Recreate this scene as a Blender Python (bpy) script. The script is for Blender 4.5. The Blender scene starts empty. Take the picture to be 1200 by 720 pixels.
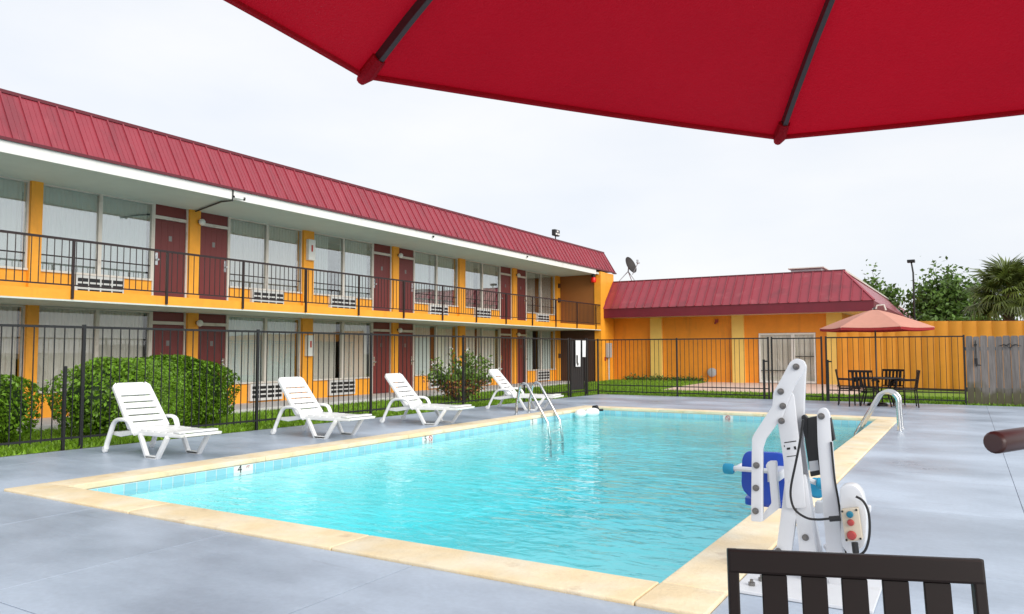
import bpy, bmesh, math, random
import numpy as np
from mathutils import Vector, Matrix
R_ = math.radians
random.seed(7); np.random.seed(7)
scene = bpy.context.scene
col = scene.collection
# ------------------------------------------------------------------ camera
CAM_H = 1.4
CR = [[0.8574186697, 0.0318635316, 0.5136321059], [0.5146156720, -0.0492408992, -0.8560058668], [-0.0019836633, 0.9982785429, -0.0586175390]]
FPX = 886.586
cam = bpy.data.cameras.new('camera'); cam_o = bpy.data.objects.new('camera', cam); col.objects.link(cam_o)
cam.sensor_width = 36.0; cam.lens = 36.0 * FPX / 1200.0; cam.clip_start = 0.05; cam.clip_end = 2000
mw = Matrix(CR).to_4x4(); mw.translation = (0, 0, CAM_H); cam_o.matrix_world = mw
scene.camera = cam_o
# ------------------------------------------------------------------ world: bright overcast
SUN_EL, SUN_AZ = R_(27), R_(113)          # azimuth measured from +Y clockwise (towards +X)
w = bpy.data.worlds.new('World'); scene.world = w; w.use_nodes = True
nt = w.node_tree; nt.nodes.clear()
wo = nt.nodes.new('ShaderNodeOutputWorld'); bg = nt.nodes.new('ShaderNodeBackground')
sky = nt.nodes.new('ShaderNodeTexSky'); sky.sky_type = 'NISHITA'; sky.sun_disc = False
sky.sun_elevation = SUN_EL; sky.sun_rotation = SUN_AZ; sky.air_density = 1.0; sky.dust_density = 2.0
tc = nt.nodes.new('ShaderNodeTexCoord'); mp = nt.nodes.new('ShaderNodeMapping'); mp.inputs['Scale'].default_value = (1.2, 1.2, 3.5)
nz = nt.nodes.new('ShaderNodeTexNoise'); nz.inputs['Scale'].default_value = 2.2; nz.inputs['Detail'].default_value = 5
rp = nt.nodes.new('ShaderNodeValToRGB'); rp.color_ramp.elements[0].position = .3; rp.color_ramp.elements[1].position = .75
rp.color_ramp.elements[0].color = (.835, .875, .945, 1); rp.color_ramp.elements[1].color = (.98, .98, .985, 1)
mx = nt.nodes.new('ShaderNodeMix'); mx.data_type = 'RGBA'; mx.inputs[0].default_value = .92
sc_ = nt.nodes.new('ShaderNodeVectorMath'); sc_.operation = 'SCALE'; sc_.inputs['Scale'].default_value = 5.55
nt.links.new(tc.outputs['Generated'], mp.inputs[0]); nt.links.new(mp.outputs[0], nz.inputs['Vector'])
nt.links.new(nz.outputs[0], rp.inputs[0]); nt.links.new(rp.outputs[0], sc_.inputs[0])
nt.links.new(sky.outputs[0], mx.inputs[6]); nt.links.new(sc_.outputs[0], mx.inputs[7])
nt.links.new(mx.outputs[2], bg.inputs[0]); bg.inputs[1].default_value = 0.1
nt.links.new(bg.outputs[0], wo.inputs[0])
sl = bpy.data.lights.new('sun', 'SUN'); sl.energy = 1.5; sl.angle = R_(42); sl.color = (1, .97, .92)
so = bpy.data.objects.new('sun', sl); col.objects.link(so)
sd = Vector((math.sin(SUN_AZ) * math.cos(SUN_EL), math.cos(SUN_AZ) * math.cos(SUN_EL), math.sin(SUN_EL)))
so.rotation_euler = sd.to_track_quat('Z', 'Y').to_euler(); so.location = sd * 60
vs = scene.view_settings; vs.view_transform = 'Standard'; vs.look = 'None'; vs.gamma = 1; vs.exposure = 0.92; vs.use_curve_mapping = False
scene.render.engine = 'CYCLES'
cy = scene.cycles; cy.use_denoising = True; cy.max_bounces = 8; cy.transparent_max_bounces = 24; cy.caustics_reflective = False; cy.caustics_refractive = False
try: cy.denoiser = 'OPENIMAGEDENOISE'
except Exception: pass
# pixel helpers (photo 1200 x 720): a pixel gives a direction, the distance comes from the plane it is on
def ray(x, y):
    c = (x - 600, -(y - 360), -FPX); n = math.sqrt(sum(k * k for k in c)); c = [k / n for k in c]
    return Vector([sum(CR[i][j] * c[j] for j in range(3)) for i in range(3)])
CAMP = Vector((0, 0, CAM_H))
def pG(x, y, z=0): r = ray(x, y); return CAMP + r * ((z - CAM_H) / r.z)
def pX(x, y, X): r = ray(x, y); return CAMP + r * (X / r.x)
def pY(x, y, Y): r = ray(x, y); return CAMP + r * (Y / r.y)
# ------------------------------------------------------------------ materials
def mat(name, c, rough=.6, metal=0, var=.0, vscale=6, bump=0, bscale=40, island=0, trans=0, spec=.5, detail=4, stretch=None, objrand=0, c2=None, coat=0):
    m = bpy.data.materials.new(name); m.use_nodes = True; t = m.node_tree; b = t.nodes['Principled BSDF']
    L = t.links.new; N = t.nodes.new
    b.inputs['Roughness'].default_value = rough; b.inputs['Metallic'].default_value = metal
    b.inputs['Specular IOR Level'].default_value = spec
    if coat: b.inputs['Coat Weight'].default_value = coat; b.inputs['Coat Roughness'].default_value = .12
    src = N('ShaderNodeRGB'); src.outputs[0].default_value = (*c, 1); out = src.outputs[0]
    co = N('ShaderNodeTexCoord'); vec = co.outputs['Object']
    if objrand or var or bump:
        geo = N('ShaderNodeNewGeometry'); vec = geo.outputs['Position']
    if stretch:
        mpn = N('ShaderNodeMapping'); mpn.inputs['Scale'].default_value = stretch; L(vec, mpn.inputs[0]); vec = mpn.outputs[0]
    if c2 is not None:
        n = N('ShaderNodeTexNoise'); n.inputs['Scale'].default_value = vscale; n.inputs['Detail'].default_value = detail; L(vec, n.inputs['Vector'])
        r = N('ShaderNodeMapRange'); r.inputs[1].default_value = .38; r.inputs[2].default_value = .66; L(n.outputs[0], r.inputs[0])
        x = N('ShaderNodeMix'); x.data_type = 'RGBA'; L(r.outputs[0], x.inputs[0]); L(out, x.inputs[6]); x.inputs[7].default_value = (*c2, 1); out = x.outputs[2]
    def vary(val, amt, out):
        r = N('ShaderNodeMapRange'); r.inputs[3].default_value = 1 - amt; r.inputs[4].default_value = 1 + amt; L(val, r.inputs[0])
        h = N('ShaderNodeHueSaturation'); L(r.outputs[0], h.inputs['Value']); L(out, h.inputs['Color']); return h.outputs[0]
    if var:
        n = N('ShaderNodeTexNoise'); n.inputs['Scale'].default_value = vscale * 1.7; n.inputs['Detail'].default_value = 6; n.inputs['Roughness'].default_value = .65; L(vec, n.inputs['Vector'])
        out = vary(n.outputs[0], var * 2, out)
    if island:
        g = N('ShaderNodeNewGeometry'); out = vary(g.outputs['Random Per Island'], island, out)
    if objrand:
        oi = N('ShaderNodeObjectInfo'); out = vary(oi.outputs['Random'], objrand, out)
    L(out, b.inputs['Base Color'])
    if bump:
        n = N('ShaderNodeTexNoise'); n.inputs['Scale'].default_value = bscale; n.inputs['Detail'].default_value = 5; L(vec, n.inputs['Vector'])
        bn = N('ShaderNodeBump'); bn.inputs['Strength'].default_value = bump; bn.inputs['Distance'].default_value = .02; L(n.outputs[0], bn.inputs['Height']); L(bn.outputs[0], b.inputs['Normal'])
        rr = N('ShaderNodeMapRange'); rr.inputs[3].default_value = max(0, rough - .08); rr.inputs[4].default_value = min(1, rough + .08); L(n.outputs[0], rr.inputs[0]); L(rr.outputs[0], b.inputs['Roughness'])
    if trans:
        o = t.nodes['Material Output']; tr = N('ShaderNodeBsdfTranslucent'); L(out, tr.inputs[0]); ms = N('ShaderNodeMixShader'); ms.inputs[0].default_value = trans
        L(b.outputs[0], ms.inputs[1]); L(tr.outputs[0], ms.inputs[2]); L(ms.outputs[0], o.inputs[0])
    return m
M = {}
M['orange'] = mat('orange paint', (.86, .31, .022), .55, var=.09, vscale=1.5, bump=.15, bscale=30)
M['amber'] = mat('amber paint', (.90, .375, .03), .5, var=.09, vscale=2, bump=.1, bscale=30)
M['corrugated'] = mat('orange corrugated paint', (.92, .36, .035), .5, var=.06, vscale=1.5, objrand=.06)
M['yellow'] = mat('pale yellow paint', (.90, .62, .16), .55, var=.05, vscale=2, bump=.12, bscale=30)
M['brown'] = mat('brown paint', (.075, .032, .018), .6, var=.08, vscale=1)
M['shaded'] = mat('burnt orange paint', (.30, .11, .025), .6, var=.06, vscale=1)  # orange darkened: the upper wing wall's shade is put into the colour
M['door'] = mat('maroon door paint', (.165, .028, .026), .38, var=.10, vscale=3, stretch=(6, 6, .6), objrand=.12)
M['roof'] = mat('red roof metal', (.30, .036, .054), .36, var=.11, vscale=1.2, stretch=(1, 1, .35), objrand=.05, spec=.6)
M['roof_trim'] = mat('dark red trim', (.13, .015, .024), .4, var=.06, vscale=2)
M['fascia_red'] = mat('crimson fascia', (.17, .014, .028), .38, var=.14, vscale=1.5, stretch=(1, 1, .4))
M['white'] = mat('white paint', (.80, .80, .77), .45, var=.04, vscale=2)
M['ac_grey'] = mat('pale grey enamel', (.60, .60, .59), .5, var=.06, vscale=5, objrand=.12)
M['soffit'] = mat('pale green soffit paint', (.60, .67, .62), .65, var=.05, vscale=1)
M['frame'] = mat('cream window frame', (.66, .61, .55), .4, var=.05, vscale=3)
M['concrete'] = mat('walkway concrete', (.55, .53, .52), .75, var=.10, vscale=3, bump=.3, bscale=50)
M['iron'] = mat('black iron', (.012, .012, .013), .42, spec=.5)
M['rail_iron'] = mat('balcony rail iron', (.022, .012, .012), .45)
M['plastic'] = mat('white resin', (.82, .82, .81), .32, var=.02, vscale=5)
M['steel'] = mat('brushed steel', (.62, .62, .62), .2, 1.0)
M['lift_white'] = mat('white powder coat', (.70, .715, .74), .3, var=.015, vscale=8)
M['blue'] = mat('blue seat plastic', (.012, .065, .44), .4)
M['teal'] = mat('teal foam', (.02, .30, .50), .7)
M['black'] = mat('black plastic', (.012, .012, .013), .4)
M['grey'] = mat('grey enamel', (.40, .42, .44), .45, var=.05, vscale=6)
M['beige'] = mat('beige enclosure', (.60, .52, .40), .5)
M['btn_red'] = mat('red button', (.38, .055, .05), .4)
M['btn_teal'] = mat('teal button', (.01, .16, .25), .4)
M['bolt'] = mat('bolt steel', (.22, .21, .20), .35, .8)
M['umbrella'] = mat('crimson canopy fabric', (.60, .005, .022), .85, var=.05, vscale=3, bump=.5, bscale=220, trans=.40)
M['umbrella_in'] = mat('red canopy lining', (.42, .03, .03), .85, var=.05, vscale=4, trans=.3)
M['umbrella_old'] = mat('faded red canopy fabric', (.80, .40, .30), .85, var=.05, vscale=4, trans=.3)
M['pole'] = mat('bronze pole', (.075, .062, .06), .35, .4)
M['chair'] = mat('dark brown chair metal', (.014, .009, .008), .5, var=.06, vscale=10, spec=.3)
M['grip'] = mat('brown crank grip', (.075, .036, .032), .38)
M['coping'] = mat('cream coping paint', (.84, .66, .40), .55, var=.10, vscale=2.2, bump=.25, bscale=35, c2=(.86, .76, .57), objrand=.03)
M['tile'] = mat('waterline tile', (.31, .63, .71), .15, var=.05, vscale=4, objrand=.10)
M['grout'] = mat('pale grout', (.62, .70, .70), .7)
M['plaster'] = mat('pool plaster', (.47, .90, .895), .6, var=.04, vscale=.8)
M['marker'] = mat('marker tile white', (.80, .80, .76), .2)
M['ink'] = mat('black ink', (.012, .012, .012), .5)
M['red_ink'] = mat('red ink', (.5, .04, .03), .5)
M['curtain'] = mat('pale drape', (.80, .87, .85), .85, var=.05, vscale=2, stretch=(1, 1, .1), trans=.25)
M['curtain_warm'] = mat('cream drape', (.80, .75, .68), .85, var=.05, vscale=2, stretch=(1, 1, .1), trans=.2)
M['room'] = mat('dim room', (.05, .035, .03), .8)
M['leaf'] = mat('hedge leaf', (.155, .30, .018), .42, island=.6, trans=.28, var=.10, vscale=1.3)
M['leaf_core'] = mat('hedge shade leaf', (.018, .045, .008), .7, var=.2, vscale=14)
M['leaf_dark'] = mat('tree leaf', (.11, .20, .035), .5, island=.55, trans=.25)
M['leaf_shrub'] = mat('shrub leaf', (.15, .25, .035), .45, island=.5, trans=.25)
M['leaf_rust'] = mat('rusty leaf', (.36, .14, .05), .5, island=.4, trans=.2)
M['petal'] = mat('white petal', (.80, .79, .76), .6)
M['palm'] = mat('palm frond', (.125, .165, .032), .45, island=.5, trans=.2, objrand=.35)
M['bark'] = mat('bark', (.10, .075, .06), .85, var=.2, vscale=6, bump=.6, bscale=18)
M['grass_ground'] = mat('lawn soil', (.15, .27, .02), .8, var=.16, vscale=2.5, bump=.5, bscale=60, c2=(.20, .32, .03))
M['blade'] = mat('grass blade', (.20, .36, .02), .5, island=.45, trans=.3)
M['paving'] = mat('peach paving', (.68, .50, .41), .7, var=.07, vscale=2, bump=.15, bscale=40)
M['ground'] = mat('surrounding ground', (.20, .21, .16), .85, var=.12, vscale=.4)
M['plank'] = mat('weathered plank', (.185, .168, .158), .8, var=.42, vscale=2.2, stretch=(7, 7, .5), bump=.5, bscale=25, objrand=.16)
M['moss'] = mat('mossy stain', (.075, .07, .028), .9, var=.2, vscale=8)
M['red_glow'] = mat('red beacon', (.75, .01, .006), .3)
M['paper'] = mat('white paper', (.76, .76, .74), .7, var=.05, vscale=9)
M['mesh_dark'] = mat('dark screen', (.035, .030, .028), .7, var=.1, vscale=20)
M['earth'] = mat('bare earth', (.07, .05, .03), .9, var=.2, vscale=9)

def plank_stain():   # weathering that rises from the bottom of the boards
    m = M['plank']; t = m.node_tree; b = t.nodes['Principled BSDF']; L = t.links.new; N = t.nodes.new
    old = b.inputs['Base Color'].links[0].from_socket
    g = N('ShaderNodeNewGeometry'); sx = N('ShaderNodeSeparateXYZ'); L(g.outputs['Position'], sx.inputs[0])
    n = N('ShaderNodeTexNoise'); n.inputs['Scale'].default_value = 3; L(g.outputs['Position'], n.inputs['Vector'])
    ma = N('ShaderNodeMath'); ma.operation = 'MULTIPLY_ADD'; L(n.outputs[0], ma.inputs[0]); ma.inputs[1].default_value = -1.1; L(sx.outputs[2], ma.inputs[2])
    mr = N('ShaderNodeMapRange'); L(ma.outputs[0], mr.inputs[0]); mr.inputs[1].default_value = -.28; mr.inputs[2].default_value = -.02; mr.inputs[3].default_value = .8; mr.inputs[4].default_value = 0
    x = N('ShaderNodeMix'); x.data_type = 'RGBA'; L(mr.outputs[0], x.inputs[0]); L(old, x.inputs[6]); x.inputs[7].default_value = (.085, .075, .03, 1); L(x.outputs[2], b.inputs['Base Color'])
plank_stain()

def stain(key, colr, scale, thr, amt, stretch=(1, 1, 1), rough=.65):
    t = M[key].node_tree; b = t.nodes['Principled BSDF']; L = t.links.new; N = t.nodes.new; old = b.inputs['Base Color'].links[0].from_socket
    g = N('ShaderNodeNewGeometry'); mpn = N('ShaderNodeMapping'); mpn.inputs['Scale'].default_value = stretch; L(g.outputs['Position'], mpn.inputs[0])
    n = N('ShaderNodeTexNoise'); n.inputs['Scale'].default_value = scale; n.inputs['Detail'].default_value = 8; n.inputs['Roughness'].default_value = rough; L(mpn.outputs[0], n.inputs['Vector'])
    r = N('ShaderNodeMapRange'); L(n.outputs[0], r.inputs[0]); r.inputs[1].default_value = thr; r.inputs[2].default_value = thr + .12; r.inputs[4].default_value = amt
    x = N('ShaderNodeMix'); x.data_type = 'RGBA'; L(r.outputs[0], x.inputs[0]); L(old, x.inputs[6]); x.inputs[7].default_value = (*colr, 1); L(x.outputs[2], b.inputs['Base Color'])
stain('coping', (.42, .27, .15), 2.6, .58, .5); stain('coping', (.20, .15, .10), 11, .66, .6)
stain('orange', (.42, .17, .03), 1.2, .55, .35, (1.5, 1.5, .25)); stain('amber', (.50, .20, .03), 1.6, .56, .35, (1.5, 1.5, .3))
stain('roof', (.16, .03, .04), 1.0, .54, .5, (1, 2.2, .3)); stain('roof', (.42, .12, .13), 1.7, .58, .4, (1, 3, .3))
stain('plastic', (.55, .53, .47), 5, .56, .35); stain('lift_white', (.50, .48, .43), 7, .60, .4)
stain('frame', (.35, .30, .25), 3, .58, .5); stain('white', (.50, .50, .46), 1.5, .58, .4, (1, 1, .4))
def deck_material():
    m = bpy.data.materials.new('blue grey deck paint'); m.use_nodes = True; t = m.node_tree; b = t.nodes['Principled BSDF']; L = t.links.new; N = t.nodes.new
    g = N('ShaderNodeNewGeometry'); P = g.outputs['Position']
    mpn = N('ShaderNodeMapping'); mpn.inputs['Scale'].default_value = (.55, .9, 1); L(P, mpn.inputs[0])
    n1 = N('ShaderNodeTexNoise'); n1.inputs['Scale'].default_value = .9; n1.inputs['Detail'].default_value = 6; n1.inputs['Roughness'].default_value = .6; L(mpn.outputs[0], n1.inputs['Vector'])
    r1 = N('ShaderNodeValToRGB'); e = r1.color_ramp.elements; e[0].position = .28; e[0].color = (.245, .295, .365, 1); e[1].position = .62; e[1].color = (.465, .535, .63, 1); L(n1.outputs[0], r1.inputs[0])
    n2 = N('ShaderNodeTexNoise'); n2.inputs['Scale'].default_value = 26; n2.inputs['Detail'].default_value = 6; L(P, n2.inputs['Vector'])
    mr = N('ShaderNodeMapRange'); L(n2.outputs[0], mr.inputs[0]); mr.inputs[3].default_value = .88; mr.inputs[4].default_value = 1.12
    oi = N('ShaderNodeObjectInfo'); mo = N('ShaderNodeMapRange'); L(oi.outputs['Random'], mo.inputs[0]); mo.inputs[3].default_value = .95; mo.inputs[4].default_value = 1.05
    mm = N('ShaderNodeMath'); mm.operation = 'MULTIPLY'; L(mr.outputs[0], mm.inputs[0]); L(mo.outputs[0], mm.inputs[1])
    h = N('ShaderNodeHueSaturation'); L(mm.outputs[0], h.inputs['Value']); L(r1.outputs[0], h.inputs['Color'])
    # worn streaks
    mp3 = N('ShaderNodeMapping'); mp3.inputs['Scale'].default_value = (.7, 5.5, 1); mp3.inputs['Rotation'].default_value = (0, 0, .35); L(P, mp3.inputs[0])
    n3 = N('ShaderNodeTexNoise'); n3.inputs['Scale'].default_value = 1.1; n3.inputs['Detail'].default_value = 8; n3.inputs['Roughness'].default_value = .7; L(mp3.outputs[0], n3.inputs['Vector'])
    r3 = N('ShaderNodeMapRange'); L(n3.outputs[0], r3.inputs[0]); r3.inputs[1].default_value = .62; r3.inputs[2].default_value = .72; r3.inputs[3].default_value = 0; r3.inputs[4].default_value = .32
    x = N('ShaderNodeMix'); x.data_type = 'RGBA'; L(r3.outputs[0], x.inputs[0]); L(h.outputs[0], x.inputs[6]); x.inputs[7].default_value = (.19, .205, .24, 1)
    L(x.outputs[2], b.inputs['Base Color'])
    rr = N('ShaderNodeMapRange'); L(n1.outputs[0], rr.inputs[0]); rr.inputs[1].default_value = .3; rr.inputs[2].default_value = .7; rr.inputs[3].default_value = .27; rr.inputs[4].default_value = .48; L(rr.outputs[0], b.inputs['Roughness'])
    bn = N('ShaderNodeBump'); bn.inputs['Strength'].default_value = .12; bn.inputs['Distance'].default_value = .01; L(n2.outputs[0], bn.inputs['Height']); L(bn.outputs[0], b.inputs['Normal'])
    return m
M['deck'] = deck_material()
M['joint'] = mat('deck joint', (.13, .14, .16), .9, var=.2, vscale=6)

def glass_mat(name, refl, tint):
    m = bpy.data.materials.new(name); m.use_nodes = True; t = m.node_tree; t.nodes.clear(); L = t.links.new; N = t.nodes.new
    o = N('ShaderNodeOutputMaterial'); tr = N('ShaderNodeBsdfTransparent'); tr.inputs[0].default_value = (*tint, 1)
    gl = N('ShaderNodeBsdfGlossy'); gl.inputs['Roughness'].default_value = .0; gl.inputs[0].default_value = (.95, .97, .96, 1)
    lw = N('ShaderNodeLayerWeight'); lw.inputs[0].default_value = .25
    pw = N('ShaderNodeMath'); pw.operation = 'POWER'; L(lw.outputs['Facing'], pw.inputs[0]); pw.inputs[1].default_value = 3.0
    mr = N('ShaderNodeMapRange'); L(pw.outputs[0], mr.inputs[0]); mr.inputs[3].default_value = refl; mr.inputs[4].default_value = .95
    ms = N('ShaderNodeMixShader'); L(mr.outputs[0], ms.inputs[0]); L(tr.outputs[0], ms.inputs[1]); L(gl.outputs[0], ms.inputs[2]); L(ms.outputs[0], o.inputs[0])
    n = N('ShaderNodeTexNoise'); n.inputs['Scale'].default_value = .8; g = N('ShaderNodeNewGeometry'); L(g.outputs['Position'], n.inputs['Vector'])
    bn = N('ShaderNodeBump'); bn.inputs['Strength'].default_value = .04; bn.inputs['Distance'].default_value = .05; L(n.outputs[0], bn.inputs['Height']); L(bn.outputs[0], gl.inputs['Normal'])
    return m
M['glass'] = glass_mat('window glass', .30, (.97, .99, .985)); M['glass_lower'] = glass_mat('clear window glass', .075, (.98, .99, .985))
M['glass_clear'] = glass_mat('door glass', .04, (.98, .99, .98))

def water_mat():
    m = bpy.data.materials.new('pool water'); m.use_nodes = True; t = m.node_tree; t.nodes.clear(); L = t.links.new; N = t.nodes.new
    o = N('ShaderNodeOutputMaterial'); tr = N('ShaderNodeBsdfTransparent'); tr.inputs[0].default_value = (.93, .99, 1, 1)
    gl = N('ShaderNodeBsdfGlossy'); gl.inputs['Roughness'].default_value = .02
    fr = N('ShaderNodeFresnel'); fr.inputs[0].default_value = 1.33
    g = N('ShaderNodeNewGeometry'); mpn = N('ShaderNodeMapping'); mpn.inputs['Scale'].default_value = (1, 1.6, 1); mpn.inputs['Rotation'].default_value = (0, 0, .5); L(g.outputs['Position'], mpn.inputs[0])
    n1 = N('ShaderNodeTexNoise'); n1.inputs['Scale'].default_value = 4.6; n1.inputs['Detail'].default_value = 3; n1.inputs['Distortion'].default_value = .6; L(mpn.outputs[0], n1.inputs['Vector'])
    n2 = N('ShaderNodeTexNoise'); n2.inputs['Scale'].default_value = 1.3; n2.inputs['Detail'].default_value = 2; L(mpn.outputs[0], n2.inputs['Vector'])
    wv = N('ShaderNodeTexWave'); wv.wave_type = 'RINGS'; wv.inputs['Scale'].default_value = 1.6; wv.inputs['Distortion'].default_value = 3.5; wv.inputs['Detail'].default_value = 3
    mp2 = N('ShaderNodeMapping'); mp2.inputs['Location'].default_value = (2.6, -7.0, 0); L(g.outputs['Position'], mp2.inputs[0]); L(mp2.outputs[0], wv.inputs['Vector'])
    a = N('ShaderNodeMath'); a.operation = 'MULTIPLY_ADD'; L(n2.outputs[0], a.inputs[0]); a.inputs[1].default_value = 2.2; L(n1.outputs[0], a.inputs[2])
    a2 = N('ShaderNodeMath'); a2.operation = 'MULTIPLY_ADD'; L(wv.outputs[0], a2.inputs[0]); a2.inputs[1].default_value = .12; L(a.outputs[0], a2.inputs[2])
    n4 = N('ShaderNodeTexNoise'); n4.inputs['Scale'].default_value = .33; n4.inputs['Detail'].default_value = 2; L(g.outputs['Position'], n4.inputs['Vector']); m4 = N('ShaderNodeMapRange'); L(n4.outputs[0], m4.inputs[0]); m4.inputs[1].default_value = .36; m4.inputs[2].default_value = .64; m4.inputs[3].default_value = .012; m4.inputs[4].default_value = .048
    bn = N('ShaderNodeBump'); bn.inputs['Strength'].default_value = .55; L(m4.outputs[0], bn.inputs['Distance']); L(a2.outputs[0], bn.inputs['Height'])
    L(bn.outputs[0], gl.inputs['Normal']); L(bn.outputs[0], fr.inputs['Normal'])
    bf = N('ShaderNodeMath'); bf.operation = 'SUBTRACT'; bf.inputs[0].default_value = 1; L(g.outputs['Backfacing'], bf.inputs[1]); ff = N('ShaderNodeMath'); ff.operation = 'MULTIPLY'; L(fr.outputs[0], ff.inputs[0]); L(bf.outputs[0], ff.inputs[1])
    ms = N('ShaderNodeMixShader'); L(ff.outputs[0], ms.inputs[0]); L(tr.outputs[0], ms.inputs[1]); L(gl.outputs[0], ms.inputs[2]); L(ms.outputs[0], o.inputs[0])
    va = N('ShaderNodeVolumeAbsorption'); va.inputs[0].default_value = (.20, .83, .88, 1); va.inputs[1].default_value = .23; L(va.outputs[0], o.inputs['Volume'])
    return m
M['water'] = water_mat()
# ------------------------------------------------------------------ mesh helpers
ORG = {}
class MB:
    def __init__(s): s.v = []; s.f = []
    def add(s, vs, fs):
        n = len(s.v); s.v += [tuple(v) for v in vs]; s.f += [tuple(i + n for i in f) for f in fs]; return s
    def box(s, x0, x1, y0, y1, z0, z1):
        return s.add([(x0, y0, z0), (x1, y0, z0), (x1, y1, z0), (x0, y1, z0), (x0, y0, z1), (x1, y0, z1), (x1, y1, z1), (x0, y1, z1)],
                     [(0, 3, 2, 1), (4, 5, 6, 7), (0, 1, 5, 4), (1, 2, 6, 5), (2, 3, 7, 6), (3, 0, 4, 7)])
    def bar(s, a, b, wd, th, up=(0, 0, 1)):       # rectangular bar from a to b; wd along side axis, th along up axis
        a = Vector(a); b = Vector(b); d = (b - a).normalized(); u = Vector(up)
        if abs(d.dot(u)) > .98: u = Vector((0, 1, 0))
        sx = d.cross(u).normalized(); u = sx.cross(d).normalized(); vs = []
        for p in (a, b):
            for i, j in ((-1, -1), (1, -1), (1, 1), (-1, 1)): vs.append(p + sx * (i * wd / 2) + u * (j * th / 2))
        return s.add(vs, [(0, 1, 2, 3), (7, 6, 5, 4), (0, 4, 5, 1), (1, 5, 6, 2), (2, 6, 7, 3), (3, 7, 4, 0)])
    def tube(s, pts, r, n=10, cap=True, flat=1.0):
        pts = [Vector(p) for p in pts]; rs = r if isinstance(r, (list, tuple)) else [r] * len(pts)
        rings = []; prev = None
        for i, p in enumerate(pts):
            d = (pts[min(i + 1, len(pts) - 1)] - pts[max(i - 1, 0)]).normalized()
            if prev is None:
                u = Vector((0, 0, 1)) if abs(d.z) < .9 else Vector((0, 1, 0))
                u = (u - d * u.dot(d)).normalized()
            else: u = (prev - d * prev.dot(d)).normalized()
            prev = u; q = d.cross(u); rings.append([p + (u * math.cos(2 * math.pi * k / n) + q * (flat * math.sin(2 * math.pi * k / n))) * rs[i] for k in range(n)])
        vs = [v for g in rings for v in g]; fs = []
        for i in range(len(rings) - 1):
            for k in range(n): fs.append((i * n + k, i * n + (k + 1) % n, (i + 1) * n + (k + 1) % n, (i + 1) * n + k))
        if cap: fs.append(tuple(range(n - 1, -1, -1))); fs.append(tuple(range((len(rings) - 1) * n, len(rings) * n)))
        return s.add(vs, fs)
    def prism(s, poly, off):                       # poly: list of 3d points, extruded by vector off
        n = len(poly); o = Vector(off); A = [Vector(p) for p in poly]; B = [p + o for p in A]
        return s.add(A + B, [tuple(range(n)), tuple(range(2 * n - 1, n - 1, -1))] + [((k + 1) % n, k, n + k, n + (k + 1) % n) for k in range(n)])
    def lathe(s, c, prof, n=16, axis='z'):
        c = Vector(c); vs = []; fs = []
        for (r, h) in prof:
            for k in range(n):
                a = 2 * math.pi * k / n; x, y = r * math.cos(a), r * math.sin(a)
                vs.append(c + (Vector((x, y, h)) if axis == 'z' else Vector((h, x, y)) if axis == 'x' else Vector((x, h, y))))
        for i in range(len(prof) - 1):
            for k in range(n): fs.append((i * n + k, i * n + (k + 1) % n, (i + 1) * n + (k + 1) % n, (i + 1) * n + k))
        fs.append(tuple(range(n - 1, -1, -1))); fs.append(tuple(range((len(prof) - 1) * n, len(prof) * n)))
        return s.add(vs, fs)
    def mesh(s, name, m, bevel=0, smooth=False, seg=2, org=None):
        o = Vector(org) if org is not None else None
        vs = [tuple(Vector(v) - o) for v in s.v] if o is not None else s.v
        me = bpy.data.meshes.new(name); me.from_pydata(vs, [], s.f)
        bm = bmesh.new(); bm.from_mesh(me); bmesh.ops.recalc_face_normals(bm, faces=bm.faces)
        if bevel: bmesh.ops.bevel(bm, geom=[e for e in bm.edges if len(e.link_faces) == 2 and e.calc_face_angle(0) > .5], offset=bevel, segments=seg, affect='EDGES', profile=.6, clamp_overlap=True)
        if smooth:
            for f in bm.faces: f.smooth = True
            for e in bm.edges:
                if len(e.link_faces) == 2 and e.calc_face_angle(0) > .7: e.smooth = False
        bm.to_mesh(me); bm.free(); me.materials.append(m if not isinstance(m, str) else M[m]); return me
    def build(s, name, m, parent=None, bevel=0, smooth=False, seg=2):
        me = s.mesh(name, m, bevel, smooth, seg, ORG.get(parent.name) if parent else None)
        o = bpy.data.objects.new(name, me); col.objects.link(o)
        if parent: o.parent = parent; ORG[o.name] = ORG[parent.name]
        return o
def inst(name, me, parent, loc, rot=(0, 0, 0), scale=(1, 1, 1)):
    o = bpy.data.objects.new(name, me); col.objects.link(o); o.parent = parent
    o.location = Vector(loc) - ORG[parent.name]; o.rotation_euler = rot; o.scale = scale; ORG[o.name] = ORG[parent.name]; return o
def thing(name, label, cat, loc=(0, 0, 0), group=None):
    o = bpy.data.objects.new(name, None); col.objects.link(o); o.location = loc; o.empty_display_size = .2; ORG[o.name] = Vector(loc); tag(o, label, cat, group); return o
def tag(o, label, cat, group=None):
    o['label'] = label; o['category'] = cat
    if group: o['group'] = group
    return o
def struct(o): o['kind'] = 'structure'; ORG.setdefault(o.name, Vector((0, 0, 0))); return o
def stuff(o): o['kind'] = 'stuff'; return o
def copy_tree(o, parent=None):
    c = o.copy(); col.objects.link(c)
    if parent: c.parent = parent
    for ch in [x for x in o.children]: copy_tree(ch, c)
    return c
def arc(c, r, a0, a1, n, ux, uz):
    c = Vector(c); return [c + Vector(ux) * (r * math.cos(R_(a0 + (a1 - a0) * i / n))) + Vector(uz) * (r * math.sin(R_(a0 + (a1 - a0) * i / n))) for i in range(n + 1)]
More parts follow.
